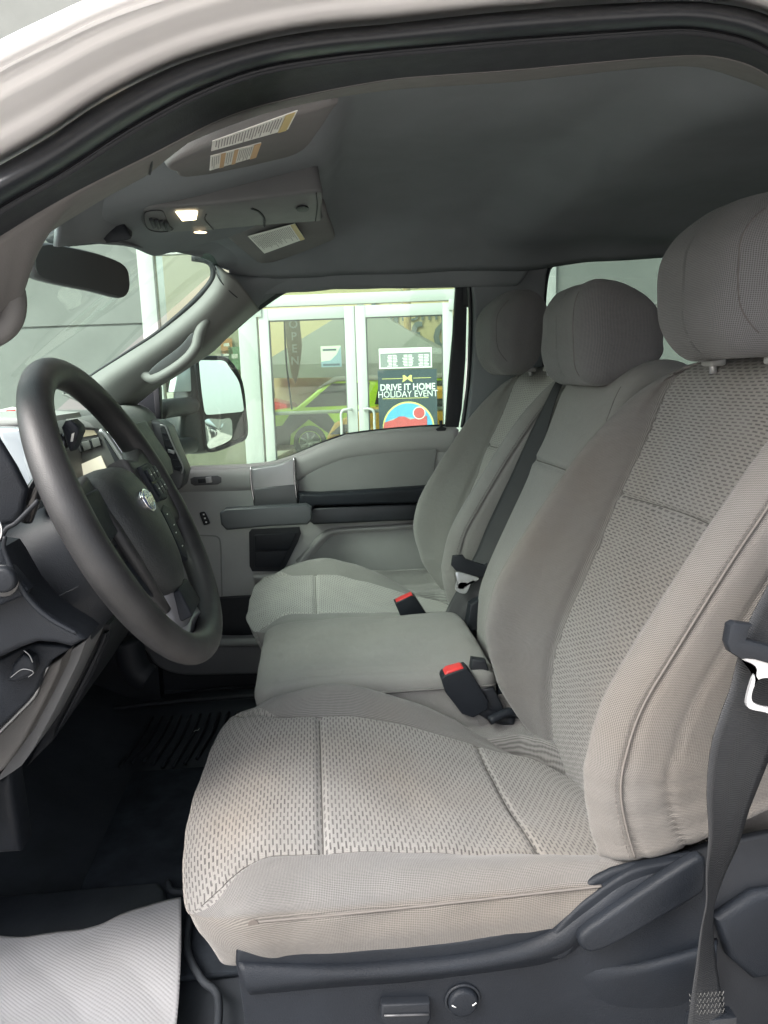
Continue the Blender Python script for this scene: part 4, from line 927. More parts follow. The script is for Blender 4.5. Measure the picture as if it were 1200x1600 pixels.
# wheel turned a little on its column
WR = rad(0)
def W(a_, b_, c_=0.0):     # a: towards the far door, b: up the wheel, c: towards the driver
    return WC + wu*(a_*math.cos(WR)-b_*math.sin(WR)) + wv*(a_*math.sin(WR)+b_*math.cos(WR)) + wn*c_
wh = thing('steering_wheel', 'worn black four spoke steering wheel with oval badge on the hub', 'steering wheel', None, tuple(WC))
rows = []
for th in np.linspace(0, 2*math.pi, 160, endpoint=False):
    # rim: slightly fatter grips at ten and two, flattened section
    fat = 1+.10*math.exp(-((abs(math.sin(th))-.2)/.5)**2)*(abs(math.cos(th)) > .3)
    row = []
    rc = .1925
    bow = 0
    for ph in np.linspace(0, 2*math.pi, 24, endpoint=False):
        rr = rc+.0195*fat*math.cos(ph)*(1.0); cc = .0180*fat*math.sin(ph)+.012
        row.append(W(rr*math.cos(th), rr*math.sin(th), cc))
    rows.append(row)
rim = loft('rim', rows, M_WHEEL, wh, cu=True, cv=True)
def wplate(name, pts, c0, c1, m, par, bev=.003, seg=3, smooth=0):
    q = [W(p[0], p[1], c1) for p in pts]
    if smooth: q = [np.array(t_) for t_ in sm(q, smooth)]
    return slab(name, q, wn*(c0-c1), m, par, bev, seg)
# hub and airbag cover
def pad(x, y):      # puffed cover
    return 0
hubpts = [(-.075, .055), (-.055, .078), (0, .085), (.055, .078), (.075, .055), (.080, .02), (.072, -.03), (.052, -.075), (.030, -.098), (0, -.103), (-.030, -.098), (-.052, -.075), (-.072, -.03), (-.080, .02)]
hp = cr([(a_, b_) for a_, b_ in hubpts], 72, True)
rows = []
for t, c in [(1.0, -.035), (1.03, -.01), (1.02, .008), (.985, .020), (.93, .030), (.84, .037), (.68, .043), (.5, .046), (.3, .048), (.1, .049), (.002, .049)]:
    rows.append([W(p[0]*t, -.028+(p[1]+.008)*t, c-.014) for p in hp])
M_AIR = pbr('airbag_cover', (.022, .025, .0255), .5, var=.1, bump=1.0, bscale=420)
hub = loft('airbag_cover', rows, M_AIR, wh, cv=True)
# side flanks of the cover, leather-like strip
tube('leather_strip', [W(-.083, .040, .004), W(-.092, .005, .008), W(-.086, -.045, .008), W(-.068, -.095, .004), W(-.046, -.125, .000)], [.007, .010, .010, .009, .006], M_WHEEL, wh, n=40, k=10)
tube('leather_strip', [W(.080, .036, -.002), W(.086, .0, -.002), W(.080, -.05, -.002), W(.064, -.095, -.004), W(.046, -.125, -.006)], [.007, .010, .010, .009, .006], M_WHEEL, wh, n=40, k=10)
# badge
M_BLUE = pbr('badge_blue', (.03, .045, .16), .25, coat=.5); M_GOLD = pbr('badge_worn_metal', (.62, .61, .50), .3, metal=.9)
def oval(a_, b_, c0, c1, cx, cy_, m, nm, par, bev=.001):
    pts = [(cx+a_*math.cos(t), cy_+b_*math.sin(t)) for t in np.linspace(0, 2*math.pi, 48, endpoint=False)]
    return wplate(nm, pts, c0, c1, m, par, bev)
bd = oval(.0215, .0160, .030, .0375, 0, .004, M_CHROME, 'badge', wh); oval(.0190, .0136, .037, .0382, 0, .004, M_BLUE, 'badge_field', bd, .0002)
Mw = Matrix(((wu[0], wv[0], wn[0], 0), (wu[1], wv[1], wn[1], 0), (wu[2], wv[2], wn[2], 0), (0, 0, 0, 1)))
pw = W(0, .0040, .0384); Mw2 = Mw.copy(); Mw2.translation = Vector(tuple(pw))
Mw2 = Mw2 @ Matrix.Scale(1, 4)
text('badge_script', 'Ford', .0180, M_GOLD, Mw2, bd, .0003, bold=.0003, shear=.25)
# side spokes with switch pods
for s_ in (-1, 1):
    dc2 = .014 if s_ > 0 else 0
    sp_ = wplate('spoke', [(s_*.060, .066), (s_*.110, .058), (s_*.150, .068), (s_*.178, .082), (s_*.188, .030), (s_*.186, -.030), (s_*.165, -.052), (s_*.120, -.048), (s_*.066, -.055)][::s_], -.010, .022 if s_ > 0 else .006, M_WHEEL, wh, .009, 4)
    wplate('switch_bezel', [(s_*.082, .046), (s_*.134, .046), (s_*.158, .034), (s_*.158, .004), (s_*.132, -.012), (s_*.084, -.008)][::s_], .006, .0145+dc2, M_PBLK, sp_, .003)
    for i in range(3 if s_ > 0 else 0):
        for j in range(2):
            cx, cy_ = s_*(.098+i*.020), .029-j*.022
            k_ = wplate('switch_key', [(cx-.0085, cy_-.0092), (cx+.0085, cy_-.0092), (cx+.0085, cy_+.0092), (cx-.0085, cy_+.0092)], .0140+dc2, .0175+dc2, M_PDRK, sp_, .0015)
            wplate('switch_mark', [(cx-.0022, cy_-.0007), (cx+.0022, cy_-.0007), (cx+.0022, cy_+.0007), (cx-.0022, cy_+.0007)], .0175+dc2, .0179+dc2, M_WHITE, k_, 0)
    lw = wplate('lower_switch', [(s_*.080, -.020), (s_*.110, -.016), (s_*.128, -.024), (s_*.108, -.075), (s_*.076, -.098), (s_*.060, -.085)][::s_], .000, .024 if s_ > 0 else .006, M_PBLK, sp_, .003)
    for q in () if s_ < 0 else ((.096, -.030), (.100, -.048), (.088, -.058), (.082, -.078)):
        wplate('switch_mark', [(s_*q[0]-.003, q[1]-.0008), (s_*q[0]+.003, q[1]-.0008), (s_*q[0]+.003, q[1]+.0008), (s_*q[0]-.003, q[1]+.0008)], .024, .0243, M_WHITE, lw, 0)
# lower spoke: broad gunmetal piece with two legs
rows = []
for t in np.linspace(0, 1, 14):
    b_ = -.088-.088*t; wd = .044+.012*t-.004*math.sin(t*3.14); cz = .022-.020*t+.004*math.sin(t*3.1)
    rows.append([W(a_*wd, b_, cz-.020*abs(a_)**3.0-(.010 if abs(a_) > .97 else 0)) for a_ in np.linspace(-1, 1, 25)])
lsp = loft('lower_spoke', rows, pbr('lower_spoke_plastic', (.15, .15, .158), .42, metal=.3, bump=.3, bscale=900), wh, thick=-.006)
wplate('spoke_recess', [(-.030, -.112), (.030, -.112), (.036, -.150), (-.036, -.150)], .004, .0215, M_PBLK, lsp, .003)
rows = []
for t in np.linspace(0, 1, 12):
    a0 = -.066+.132*t; rows.append([W(a0, -.168-.004*math.cos(t*6.28)+.012*q, .010-.012*abs(q-.3)) for q in np.linspace(-.7, 1.0, 10)])
loft('spoke_lip', rows, M_SILV, lsp, thick=-.004)

# steering column shroud and stalks
col = thing('steering_column', 'black steering column shroud behind the wheel with turn signal stalk', 'steering column', None, tuple(WC-wn*.15))
rows = []
for t in np.linspace(0, 1, 18):
    c_ = -.045-.16*t; hw = .058+.030*t**.8; top = .050+.02*t; bot = -.095-.065*t
    row = []
    for ph in np.linspace(0, 2*math.pi, 48, endpoint=False):
        x_, y_ = math.cos(ph), math.sin(ph); e = 2.6
        r_ = (abs(x_)**e+abs(y_)**e)**(-1/e); a_ = x_*r_*hw; b_ = (y_*r_*(top-bot)/2)+(top+bot)/2
        row.append(WC+wu*a_+wv*b_+wn*c_)
    rows.append(row)
loft('shroud', rows, M_PDRK, col, cv=True, cap=True, sharp=50)
tube('shroud_seam', [WC+wu*(-.090-.0*t)+wv*(-.045)+wn*(-.06-.14*t) for t in np.linspace(0, 1, 5)], .0012, M_RUB2, col, n=10, k=6)
tube('signal_stalk', [P(40, 812, .84), P(52, 770, .83), P(66, 742, .83), P(88, 705, .84), P(104, 686, .85)], [.008, .010, .007, .007, .009], M_SHINY, col, n=30, k=12)
panel('stalk_head', [(95, 668), (101, 658), (110, 656), (121, 666), (123, 676), (114, 698), (109, 706), (103, 694)], .835, .028, M_PBLK, col, .006, 3)
panel('stalk_mark', [(112, 678), (116, 676), (113, 690), (110, 690)], .8335, .002, M_STICK, col, 0)

# ================================================================== DASHBOARD
dash = thing('dashboard', 'dark and grey dashboard behind the steering wheel, with radio, side vent and light switch', 'dashboard', None, (-.5, 1.4, 1.3))
def extr(name, prof, y0, y1, m, parent, bev=.01, seg=3, sharp=38):
    return slab(name, [(p[0], y0, p[1]) for p in prof], (0, y1-y0, 0), m, parent, bev, seg)
# top pad: grey-green under the windshield, falling away to the far side
rows = []
for y in np.linspace(.86, 2.13, 50):
    prof = [(-.88, 1.365), (-.74, 1.385), (-.62, 1.412), (-.53, 1.432), (-.46, 1.436-.0*y), (-.425, 1.425), (-.405, 1.395), (-.40, 1.34)]
    prof = [(p[0]-.03*abs((y-1.4)/.7)**2*(i > 3), p[1]+.010*math.exp(-((y-1.4)/.2)**2)*(i > 2)) for i, p in enumerate(prof)]
    rows.append([(p[0], y, p[1]) for p in cr(prof, 30)])
loft('dash_pad', rows, M_PILLAR, dash, thick=-.01)
extr('dash_body', [(-.88, 1.36), (-.60, 1.39), (-.44, 1.39), (-.415, 1.33), (-.42, 1.10), (-.50, .98), (-.66, .93), (-.88, .93)], .92, 2.12, M_PDRK, dash, .012)
extr('glove_box', [(-.43, 1.18), (-.395, 1.17), (-.40, 1.00), (-.45, .95), (-.60, .93)], 1.62, 2.10, M_GREYD, dash, .012)
# hood over the instruments, lens, near end of the dash
panel('instrument_hood', [(-60, 640), (-16, 668), (2, 694), (22, 726), (42, 765), (34, 800), (24, 818), (0, 822), (-60, 830)], .80, .012, M_PBLK, dash, .01, 3)
panel('instrument_lens', [(-10, 668), (44, 670), (60, 700), (66, 770), (52, 800), (40, 790), (20, 740), (5, 700)], .90, .04, pbr('instrument_lens', (.30, .34, .37), .12, coat=.6), dash, .006, 3)
panel('lens_ring', [(36, 683), (42, 676), (60, 690), (70, 740), (64, 775), (50, 765), (36, 720)], .885, .012, pbr('lens_ring_plastic', (.30, .34, .36), .2, coat=.5), dash, .003)
panel('dash_ledge', [(-60, 650), (0, 652), (48, 655), (52, 664), (0, 668), (-60, 668)], .95, .2, M_GREY, dash, .004)
pp = panel('inspection_paper', [(0, 640), (18, 636), (40, 640), (42, 650), (10, 652), (-10, 651)], 1.1, .004, M_WHITE, dash, 0)
panel('printed_block', [(10, 641), (24, 640), (22, 650), (8, 650)], 1.098, .001, M_RED, pp, 0)
# near lower dash: cover, light switch, curved bezel
panel('lower_cover', [(-60, 850), (0, 858), (10, 872), (36, 918), (62, 950), (92, 972), (122, 990), (134, 1000), (110, 1012), (86, 1006), (58, 1004), (30, 1014), (0, 1028), (-60, 1050)], .80, .06, M_PDRK, dash, .012, 4, smooth=0)
tube('bezel_edge', PP([(0, 845), (10, 826), (24, 818), (60, 782)], .79) , .0025, M_PDRK, dash, n=20, k=8)
tube('bezel_edge', PP([(8, 838), (6, 856), (18, 888), (34, 920), (52, 944), (80, 968), (120, 990)], .785), [.002, .003, .003, .003, .002], M_PDRK, dash, n=40, k=10)
pn = panel('switch_panel', [(-40, 885), (4, 884), (16, 890), (44, 922), (40, 930), (0, 947), (-40, 960)], .785, .02, M_PBLK, dash, .004)
lk = disc('light_switch', P(2, 908, .770), .0135, .014, M_PDRK, dash, bev=.004)
disc('switch_ring', P(2, 908, .781), .0175, .004, M_SHINY, lk, bev=.001)
ring_ = [P(-14, 826, .775)+np.array([.010*math.cos(t), 0, .015*math.sin(t)]) for t in np.linspace(0, 2*math.pi, 30, endpoint=False)]
vt = tube('side_vent_ring', ring_, .0014, M_CHROME, dash, n=30, k=8, closed=True)
# passenger side vent pod at the far end
pod = panel('vent_pod', [(206, 664), (224, 656), (248, 658), (262, 668), (270, 690), (290, 738), (284, 762), (276, 768), (262, 745), (240, 705)], 2.00, .10, M_GUN, dash, .008, 4)
panel('vent_mouth', [(250, 668), (257, 667), (264, 686), (283, 728), (281, 737), (272, 734), (258, 700)], 1.992, .02, M_RUB2, pod, .001)
for i in range(6):
    px_, py_ = 254+i*4.2, 676+i*10.5; panel('vent_slat', [(px_-1, py_), (px_+9, py_+1), (px_+10, py_+4), (px_, py_+3)], 1.989, .015, M_PDRK, pod, .0005)
panel('vent_knob', [(262, 702), (272, 704), (272, 710), (262, 707)], 1.984, .01, M_SILV, pod, .001)
tube('vent_edge', PP([(250, 664), (258, 666), (268, 690), (286, 730), (284, 740)], 1.99), .0022, M_SILV, pod, n=24, k=6)
# radio stack
M_RAD = pbr('radio_bezel_plastic', (.12, .122, .115), .45, var=.1)
rd = panel('radio', [(112, 662), (122, 658), (152, 668), (160, 676), (200, 744), (196, 752), (130, 760), (112, 720)], 1.30, .12, M_RAD, dash, .004)
panel('radio_hood', [(100, 655), (118, 652), (140, 660), (150, 670), (124, 668), (112, 664)], 1.29, .10, M_PILLAR, rd, .003)
for i, (a_, b_) in enumerate([(119, 702), (134, 697), (149, 692)]):
    panel('radio_button', [(a_-7, b_-6), (a_+5, b_-9), (a_+9, b_+4), (a_-3, b_+8)], 1.294, .006, M_RAD, rd, .001)
    tube('button_gap', PP([(a_-7.5, b_-6.5), (a_+5.5, b_-9.5), (a_+9.5, b_+4.5), (a_-3.5, b_+8.5)], 1.2955), .0008, M_RUB2, rd, n=24, k=5, closed=True, smooth_path=False)
M_SCR = pbr('radio_screen_lit', (.55, .53, .42), .25, emis=(.75, .72, .55), es=.25)
panel('radio_screen', [(118, 729), (157, 712), (170, 742), (132, 752)], 1.294, .004, M_SCR, rd, 0)
panel('radio_display', [(124, 672), (146, 672), (152, 679), (122, 684)], 1.296, .003, pbr('radio_display', (.45, .38, .27), .3), rd, 0)
tube('radio_trim', PP([(156, 672), (166, 680), (186, 710), (207, 742)], 1.285), .004, M_SILV, rd, n=20, k=8)
panel('radio_side', [(161, 684), (168, 690), (200, 738), (206, 752), (196, 752), (180, 724)], 1.288, .02, M_RUB2, rd, .001)
tube('center_trim', PP([(168, 674), (180, 692), (196, 716), (212, 742)], 1.32), .003, M_CHROME, rd, n=20, k=8)
panel('center_side', [(170, 672), (190, 668), (235, 735), (240, 760), (212, 760), (200, 730)], 1.34, .2, M_PDRK, rd, .006)
# lower left: curved trim strips, brake release, bolster below the dash
kb = thing('knee_trim', 'pair of curved grey trim strips below the dash at the left edge', 'trim panel', None, tuple(P(60, 1110, .9)))
panel('warm_strip', [(-60, 1190), (0, 1143), (30, 1112), (55, 1086), (64, 1062), (75, 1040), (98, 1026), (92, 1050), (66, 1104), (36, 1160), (8, 1200), (-60, 1260)], .86, .10, M_KNEE1, kb, .004, 3)
panel('cool_strip', [(-60, 1290), (-20, 1225), (0, 1203), (32, 1168), (58, 1120), (84, 1058), (98, 1026), (120, 1010), (135, 1000), (122, 1034), (84, 1112), (52, 1170), (34, 1196), (20, 1206), (0, 1219), (-30, 1240)], .90, .10, M_KNEE2, kb, .006, 3)
tube('strip_edge', PP([(-20, 1160), (0, 1142), (30, 1112), (54, 1086), (62, 1064), (74, 1041)], .855), .0022, M_SILV, kb, n=30, k=8)
rl = thing('brake_release', 'black brake release handle with bright edge under the near end of the dash', 'handle', None, tuple(P(40, 1040, .8)))
panel('housing', [(-60, 1055), (0, 1030), (34, 1012), (60, 1006), (100, 1010), (110, 1014), (78, 1034), (66, 1052), (56, 1080), (40, 1100), (0, 1138), (-60, 1180)], .84, .04, M_PBLK, rl, .008, 3)
panel('handle_tab', [(18, 1040), (34, 1022), (50, 1030), (54, 1048), (50, 1056), (24, 1068), (10, 1066)], .82, .02, M_PDRK, rl, .006, 3)
tube('bright_edge', PP([(37, 1016), (46, 1024), (51, 1035)], .818), .0006, M_SILV, rl, n=12, k=6)
tube('bright_edge', PP([(16, 1059), (34, 1046), (50, 1048), (52, 1052), (44, 1058)], .818), .0005, M_SILV, rl, n=16, k=6)
cs = thing('center_stack_base', 'dark centre stack side running down to the floor behind the steering wheel', 'trim panel', None, tuple(P(140, 1060, 1.2)))
panel('side_panel', [(100, 975), (172, 975), (172, 988), (152, 1040), (120, 1100), (82, 1158), (60, 1180), (40, 1200), (80, 1120), (122, 1034), (135, 1000)], 1.12, .35, M_RUB2, cs, .006, 3)
panel('edge_strip', [(168, 988), (163, 1004), (140, 1056), (108, 1112), (84, 1156), (88, 1140), (120, 1078), (148, 1022), (160, 990)], 1.11, .02, M_PDRK, cs, .004, 2)
panel('kick_panel', [(-60, 1225), (-10, 1226), (14, 1206), (18, 1240), (26, 1290), (32, 1334), (0, 1336), (-60, 1345)], .95, .05, M_PDRK, cs, .01, 3)
tube('hose_cover', PP([(200, 1000), (206, 1030), (216, 1050), (232, 1060)], 1.75), .035, M_RUB2, cs, n=20, k=14)

# ------------------------------------------------------------------ floor
flr = thing('floor_liner', 'ribbed black rubber floor liner covering the footwells', 'floor mat', None, (-.3, 1.4, .58))
rows = []
for x in np.linspace(-.78, .10, 60):
    rows.append([(x, y, .584+.10*sstep(-.50, -.78, x)+.020*np.exp(-((y-1.05)/.02)**2)*0+.003*math.sin(y*14)*math.cos(x*11)) for y in np.linspace(.56, 2.14, 90)])
loft('liner_sheet', rows, M_MAT, flr, thick=-.006)
rr = random.Random(5); ob = []
for i in range(26):
    x = -.50+i*.026; y0, y1 = 1.70+.02*math.sin(i), 1.96
    ob.append(tube('q', [(x, y0, .592), (x+.02, (y0+y1)/2, .594), (x+.025, y1, .592)], .0045, M_RUB, None, n=6, k=6))
merge('ribs', ob, flr)
carp = box('carpet_pad', (-.46, 1.02, .588), (.02, 1.66, .600), M_CARPET, flr, .005)
tube('raised_edge', [(-.72, 1.99, .60), (-.5, 2.02, .606), (-.2, 2.03, .606), (.1, 2.03, .60)], .007, M_RUB2, flr, n=20, k=8)
# driver side raised rim
e1 = [PZ(*p, .62) for p in [(-60, 1402), (60, 1392), (150, 1384), (248, 1376), (258, 1388), (258, 1440), (240, 1480), (120, 1500), (-60, 1520)]]
slab('raised_rim', e1, (0, 0, -.03), M_MAT, flr, .010, 3)
tube('liner_lip', [PZ(*p, .615) for p in [(262, 1378), (268, 1392), (290, 1396), (300, 1410), (292, 1480), (315, 1530), (340, 1556), (340, 1620)]], .006, M_MAT, flr, n=40, k=8)
tube('lint', [PZ(*p, .603) for p in [(303, 1143), (306, 1141), (309, 1141), (312, 1138)]], .0009, M_WHITE, flr, n=10, k=5)
# protective paper mat
def paper_mat():
    g = G('embossed_paper'); b = g.n('ShaderNodeBsdfPrincipled'); g.l(b.outputs[0], g.out.inputs[0]); b.inputs['Base Color'].default_value = (.70, .69, .72, 1); b.inputs['Roughness'].default_value = .65
    uv = g.n('ShaderNodeUVMap', uv_map='UVMap').outputs[0]; sp = g.n('ShaderNodeSeparateXYZ'); g.l(uv, sp.inputs[0]); k = 2*math.pi/.0070
    h = g.math('MULTIPLY', g.math('SINE', g.math('MULTIPLY', sp.outputs[0], k)), g.math('SINE', g.math('MULTIPLY', sp.outputs[1], k)))
    ns = g.noise(5, 5, g.obj()); c = g.mix(g.math('MULTIPLY_ADD', h, .3, .35), (.49, .49, .51), (.48, .48, .50)); c = g.mix(g.math('MULTIPLY', ns, .35), c, (.40, .39, .38)); g.l(c, b.inputs['Base Color'])
    bp = g.n('ShaderNodeBump'); bp.inputs['Strength'].default_value = .35; bp.inputs['Distance'].default_value = .0007; g.l(h, bp.inputs['Height']); g.l(bp.outputs[0], b.inputs['Normal']); return g.m
pm = thing('paper_mat', 'white embossed paper floor mat with wavy edge at the lower left', 'floor mat', None, tuple(PZ(150, 1500, .63)))
top = cr([PZ(*p, .640) for p in [(-90, 1470), (0, 1466), (40, 1466), (90, 1458), (150, 1446), (190, 1428), (235, 1414), (283, 1405)]], 70)
bot = cr([PZ(*p, .630) for p in [(-160, 1760), (-60, 1760), (40, 1760), (150, 1760), (255, 1760)]], 70)
rows = []
for i in range(70):
    r0 = []
    for j in range(70):
        t = j/69; p = top[i]*(1-t)+bot[i]*t; s_ = i/69
        p = p+np.array([.008*math.sin(t*3.1)*s_, 0, .003*math.sin(s_*7+t*4)*math.sin(t*5+1)+.0022*abs(math.sin(s_*11-t*7))+.0015*abs(math.sin(t*13+s_*9))])
        r0.append(p)
    rows.append(r0)
loft('paper_sheet', rows, paper_mat(), pm, thick=.0008)

# ================================================================== DOOR MIRROR OUTSIDE
dm = thing('door_mirror', 'black towing mirror outside the far door window, showing white sky and a parked truck', 'mirror', None, tuple(P(340, 640, 2.6)))
MY = 2.62
hn = np.array([.80, -.60, 0.0]); hc = P(345, 640, MY)
def onH(px, py, off=0, n_=hn, c_=hc):
    d = ray(px, py); return CAM + d*(np.dot(c_+n_*off-CAM, n_)/np.dot(d, n_))
hs_ = [(298, 570), (300, 562), (312, 556), (340, 556), (355, 560), (370, 576), (379, 596), (382, 620), (385, 650), (386, 676), (384, 684), (370, 694), (340, 705), (322, 709), (300, 708), (285, 690), (284, 660), (290, 640), (298, 620)]
slab('housing', [np.array(q) for q in sm([onH(*p) for p in hs_], 80)], -hn*.09, M_RUB, dm, .018, 4)
tube('housing_rim', [onH(*p, .002) for p in [(306, 568), (310, 560), (340, 559), (355, 563), (370, 582), (378, 605), (382, 640), (384, 680), (368, 691), (340, 702), (324, 703), (320, 690), (316, 650), (310, 610)]], .007, M_PDRK, dm, n=80, k=10, closed=True)
hn1 = np.array([.745, -.655, .10])/np.linalg.norm([.745, -.655, .10]); hc1 = P(345, 605, MY)
slab('mirror_glass', [np.array(q) for q in sm([onH(*p, .016, hn1, hc1) for p in [(311, 566), (313, 563), (330, 563), (350, 564), (360, 576), (372, 594), (377, 612), (381, 640), (379, 643), (350, 646), (324, 648), (320, 644), (315, 610)]], 60)], -hn*.003, M_MIRROR, dm, 0)
# convex spot glass: a shallow dome
A_ = cr([onH(*p, .003) for p in [(320, 657), (345, 655), (360, 654), (363, 668), (362, 684), (352, 692), (332, 700), (326, 700), (322, 690)]], 40, True); c0 = A_.mean(0)
M_CVX = pbr('convex_mirror_glass', (.85, .86, .84), .03, metal=1)
loft('spot_mirror', [[c0+(a_-c0)*t+hn*.006*(1-t*t) for a_ in A_] for t in (1, .85, .7, .5, .3, .1, .001)], M_CVX, dm, cv=True)
tube('mirror_arm', PP([(246, 642, 2.32), (262, 638, 2.38), (280, 636, 2.46), (300, 634, 2.54)], 2.4), .030, M_PDRK, dm, n=16, k=14, flat=(1, 1.0))
tube('mirror_arm', PP([(262, 702, 2.34), (275, 700, 2.42), (300, 694, 2.52)], 2.4), .028, M_PDRK, dm, n=16, k=14)
slab('turn_signal', [onH(*p, .001) for p in [(277, 582), (298, 568), (300, 612), (272, 613)]], -hn*.03, pbr('clear_lens', (.55, .6, .6), .1, coat=.6), dm, .005)

# ================================================================== OUTSIDE: ground, store front, showroom
def struct(o): o['kind'] = 'structure'; return o
M_CONC = pbr('concrete', (.42, .40, .37), .85, var=.15, vscale=1.5)
M_STUC = pbr('grey_stucco', (.165, .175, .165), .9, var=.07, vscale=2.2, bump=.6, bscale=60)
M_STUC2 = pbr('grey_wall_joint', (.11, .115, .11), .9)
M_ALU = pbr('white_aluminium_frame', (.42, .44, .42), .4)
M_YWALL = pbr('cream_interior_wall', (.55, .46, .28), .8)
M_TENT = pbr('grey_tent_cloth', (.22, .225, .22), .8)
M_SIGNG = pbr('dark_glass_film', (.05, .075, .085), .4)
g_ = box('ground', (-120, -120, -.2), (120, 120, 0), M_CONC, None, 0); struct(g_)
FA = math.atan(.17); FO = np.array([.5, 8.0, 0]); fe = np.array([math.cos(FA), -math.sin(FA), 0]); fn = np.array([-math.sin(FA), -math.cos(FA), 0])
def S(px, py, off=0):      # point of the facade plane (off = metres in front of it), in facade coordinates s, z
    d = ray(px, py); o_ = FO+fn*off; p = CAM+d*(np.dot(o_-CAM, fn)/np.dot(d, fn)); return float(np.dot(p-FO, fe)), float(p[2])
MF = Matrix(((fe[0], -fn[0], 0, FO[0]), (fe[1], -fn[1], 0, FO[1]), (0, 0, 1, 0), (0, 0, 0, 1)))   # local x along the wall, y into the building
def fbox(name, s0, s1, z0, z1, o0, o1, m, parent, bev=.004): return box(name, (s0, -o1, z0), (s1, -o0, z1), m, parent, bev, 2, MF)
sL = S(219, 440)[0]; sR = S(868, 450)[0]; zJ = S(500, 496)[1]
st = thing('store_building', 'grey stucco store building with white framed glass front behind the truck', 'building', None, tuple(FO))
sDL, sDR = S(408, 560)[0], S(708, 560)[0]; sM = S(557, 560)[0]
zT = S(557, 478)[1]; zH = zT+.13
TOPZ = 4.6
pts = []
fbox('wall', -14, sL, zJ+.012, 7.0, -.25, 0, M_STUC, st, 0); fbox('wall', -14, sL, 0, zJ-.012, -.25, 0, M_STUC, st, 0); fbox('wall_joint', -14, sL, zJ-.03, zJ+.03, -.24, -.015, M_STUC2, st, 0)
fbox('wall', sR, 16, zJ+.012, 7.0, -.25, 0, M_STUC, st, 0); fbox('wall', sR, 16, 0, zJ-.012, -.25, 0, M_STUC, st, 0); fbox('wall_joint', sR, 16, zJ-.03, zJ+.03, -.24, -.015, M_STUC2, st, 0)
fbox('wall', sL+.002, sR-.002, TOPZ, 7.0, -.25, 0, M_STUC, st, 0)
zWT = S(290, 391)[1]
for s0, s1 in ((sL, sL+.17), (sDL-.22, sDL-.02), (sDR+.02, sDR+.16), (sR-.16, sR)): fbox('mullion', s0, s1, 0, TOPZ, -.06, .04, M_ALU, st)
fbox('transom', sL+.17, sDL-.22, zWT-.04, zWT+.05, -.05, .035, M_ALU, st); fbox('transom', sDL-.02, sDR+.02, zT+.02, zH, -.05, .035, M_ALU, st)
fbox('transom', sDR+.16, sR-.16, zT+.02, zH, -.05, .035, M_ALU, st)
fbox('pane', sL+.17, sDL-.22, .05, TOPZ, -.02, -.012, M_SGLASS, st, 0); fbox('pane', sDL-.02, sDR+.02, zH, TOPZ, -.02, -.012, M_SGLASS, st, 0); fbox('pane', sDR+.16, sR-.16, .05, TOPZ, -.02, -.012, M_SGLASS, st, 0)
def leaf(s0, s1, side, label):
    d = thing('glass_door', label, 'door', 'double doors of the store', tuple(FO+fe*(s0+s1)/2))
    sw_ = .105
    fbox('stile', s0, s0+sw_, .05, zT, -.03, .025, M_ALU, d); fbox('stile', s1-sw_, s1, .05, zT, -.03, .025, M_ALU, d)
    fbox('rail', s0+sw_, s1-sw_, zT-.12, zT, -.03, .024, M_ALU, d); fbox('rail', s0+sw_, s1-sw_, .05, .25, -.03, .024, M_ALU, d)
    fbox('pane', s0+sw_-.01, s1-sw_+.01, .24, zT-.11, -.012, -.006, M_SGLASS, d, 0)
    fbox('gasket', s0+sw_, s0+sw_+.012, .25, zT-.12, -.005, .01, M_STUC2, d, 0); fbox('gasket', s1-sw_-.012, s1-sw_, .25, zT-.12, -.005, .01, M_STUC2, d, 0); fbox('gasket', s0+sw_, s1-sw_, zT-.132, zT-.12, -.005, .01, M_STUC2, d, 0)
    hs_ = s1-.06 if side > 0 else s0+.06; h2 = hs_-.11*side
    pts = [FO+fe*q[0]+np.array([0, 0, q[1]])+fn*q[2] for q in ((hs_, 1.16, .03), (hs_-.02*side, 1.165, .075), (h2+.03*side, 1.16, .085), (h2, 1.12, .085), (h2, 1.0, .085), (h2, .88, .085), (h2+.03*side, .84, .085), (hs_, .835, .03))]
    tube('pull_handle', pts, .014, M_ALU, d, n=50, k=10)
    zb = S(480, 644)[1]; tube('push_bar', [FO+fe*(s0+.08)+np.array([0, 0, zb-.01])-fn*.06, FO+fe*(s1-.08)+np.array([0, 0, zb])-fn*.06], .02, M_ALU, d, n=4, k=10)
    return d
ld = leaf(sDL, sM-.006, 1, 'left glass leaf of the white double doors seen through the far window')
rd_ = leaf(sM+.006, sDR, -1, 'right glass leaf of the white double doors, carrying the holiday poster')
def Fm(s_, z_, off):
    m_ = Matrix(((fe[0], 0, fn[0], FO[0]+fe[0]*s_+fn[0]*off), (fe[1], 0, fn[1], FO[1]+fe[1]*s_+fn[1]*off), (0, 1, 0, z_), (0, 0, 0, 1))); return m_
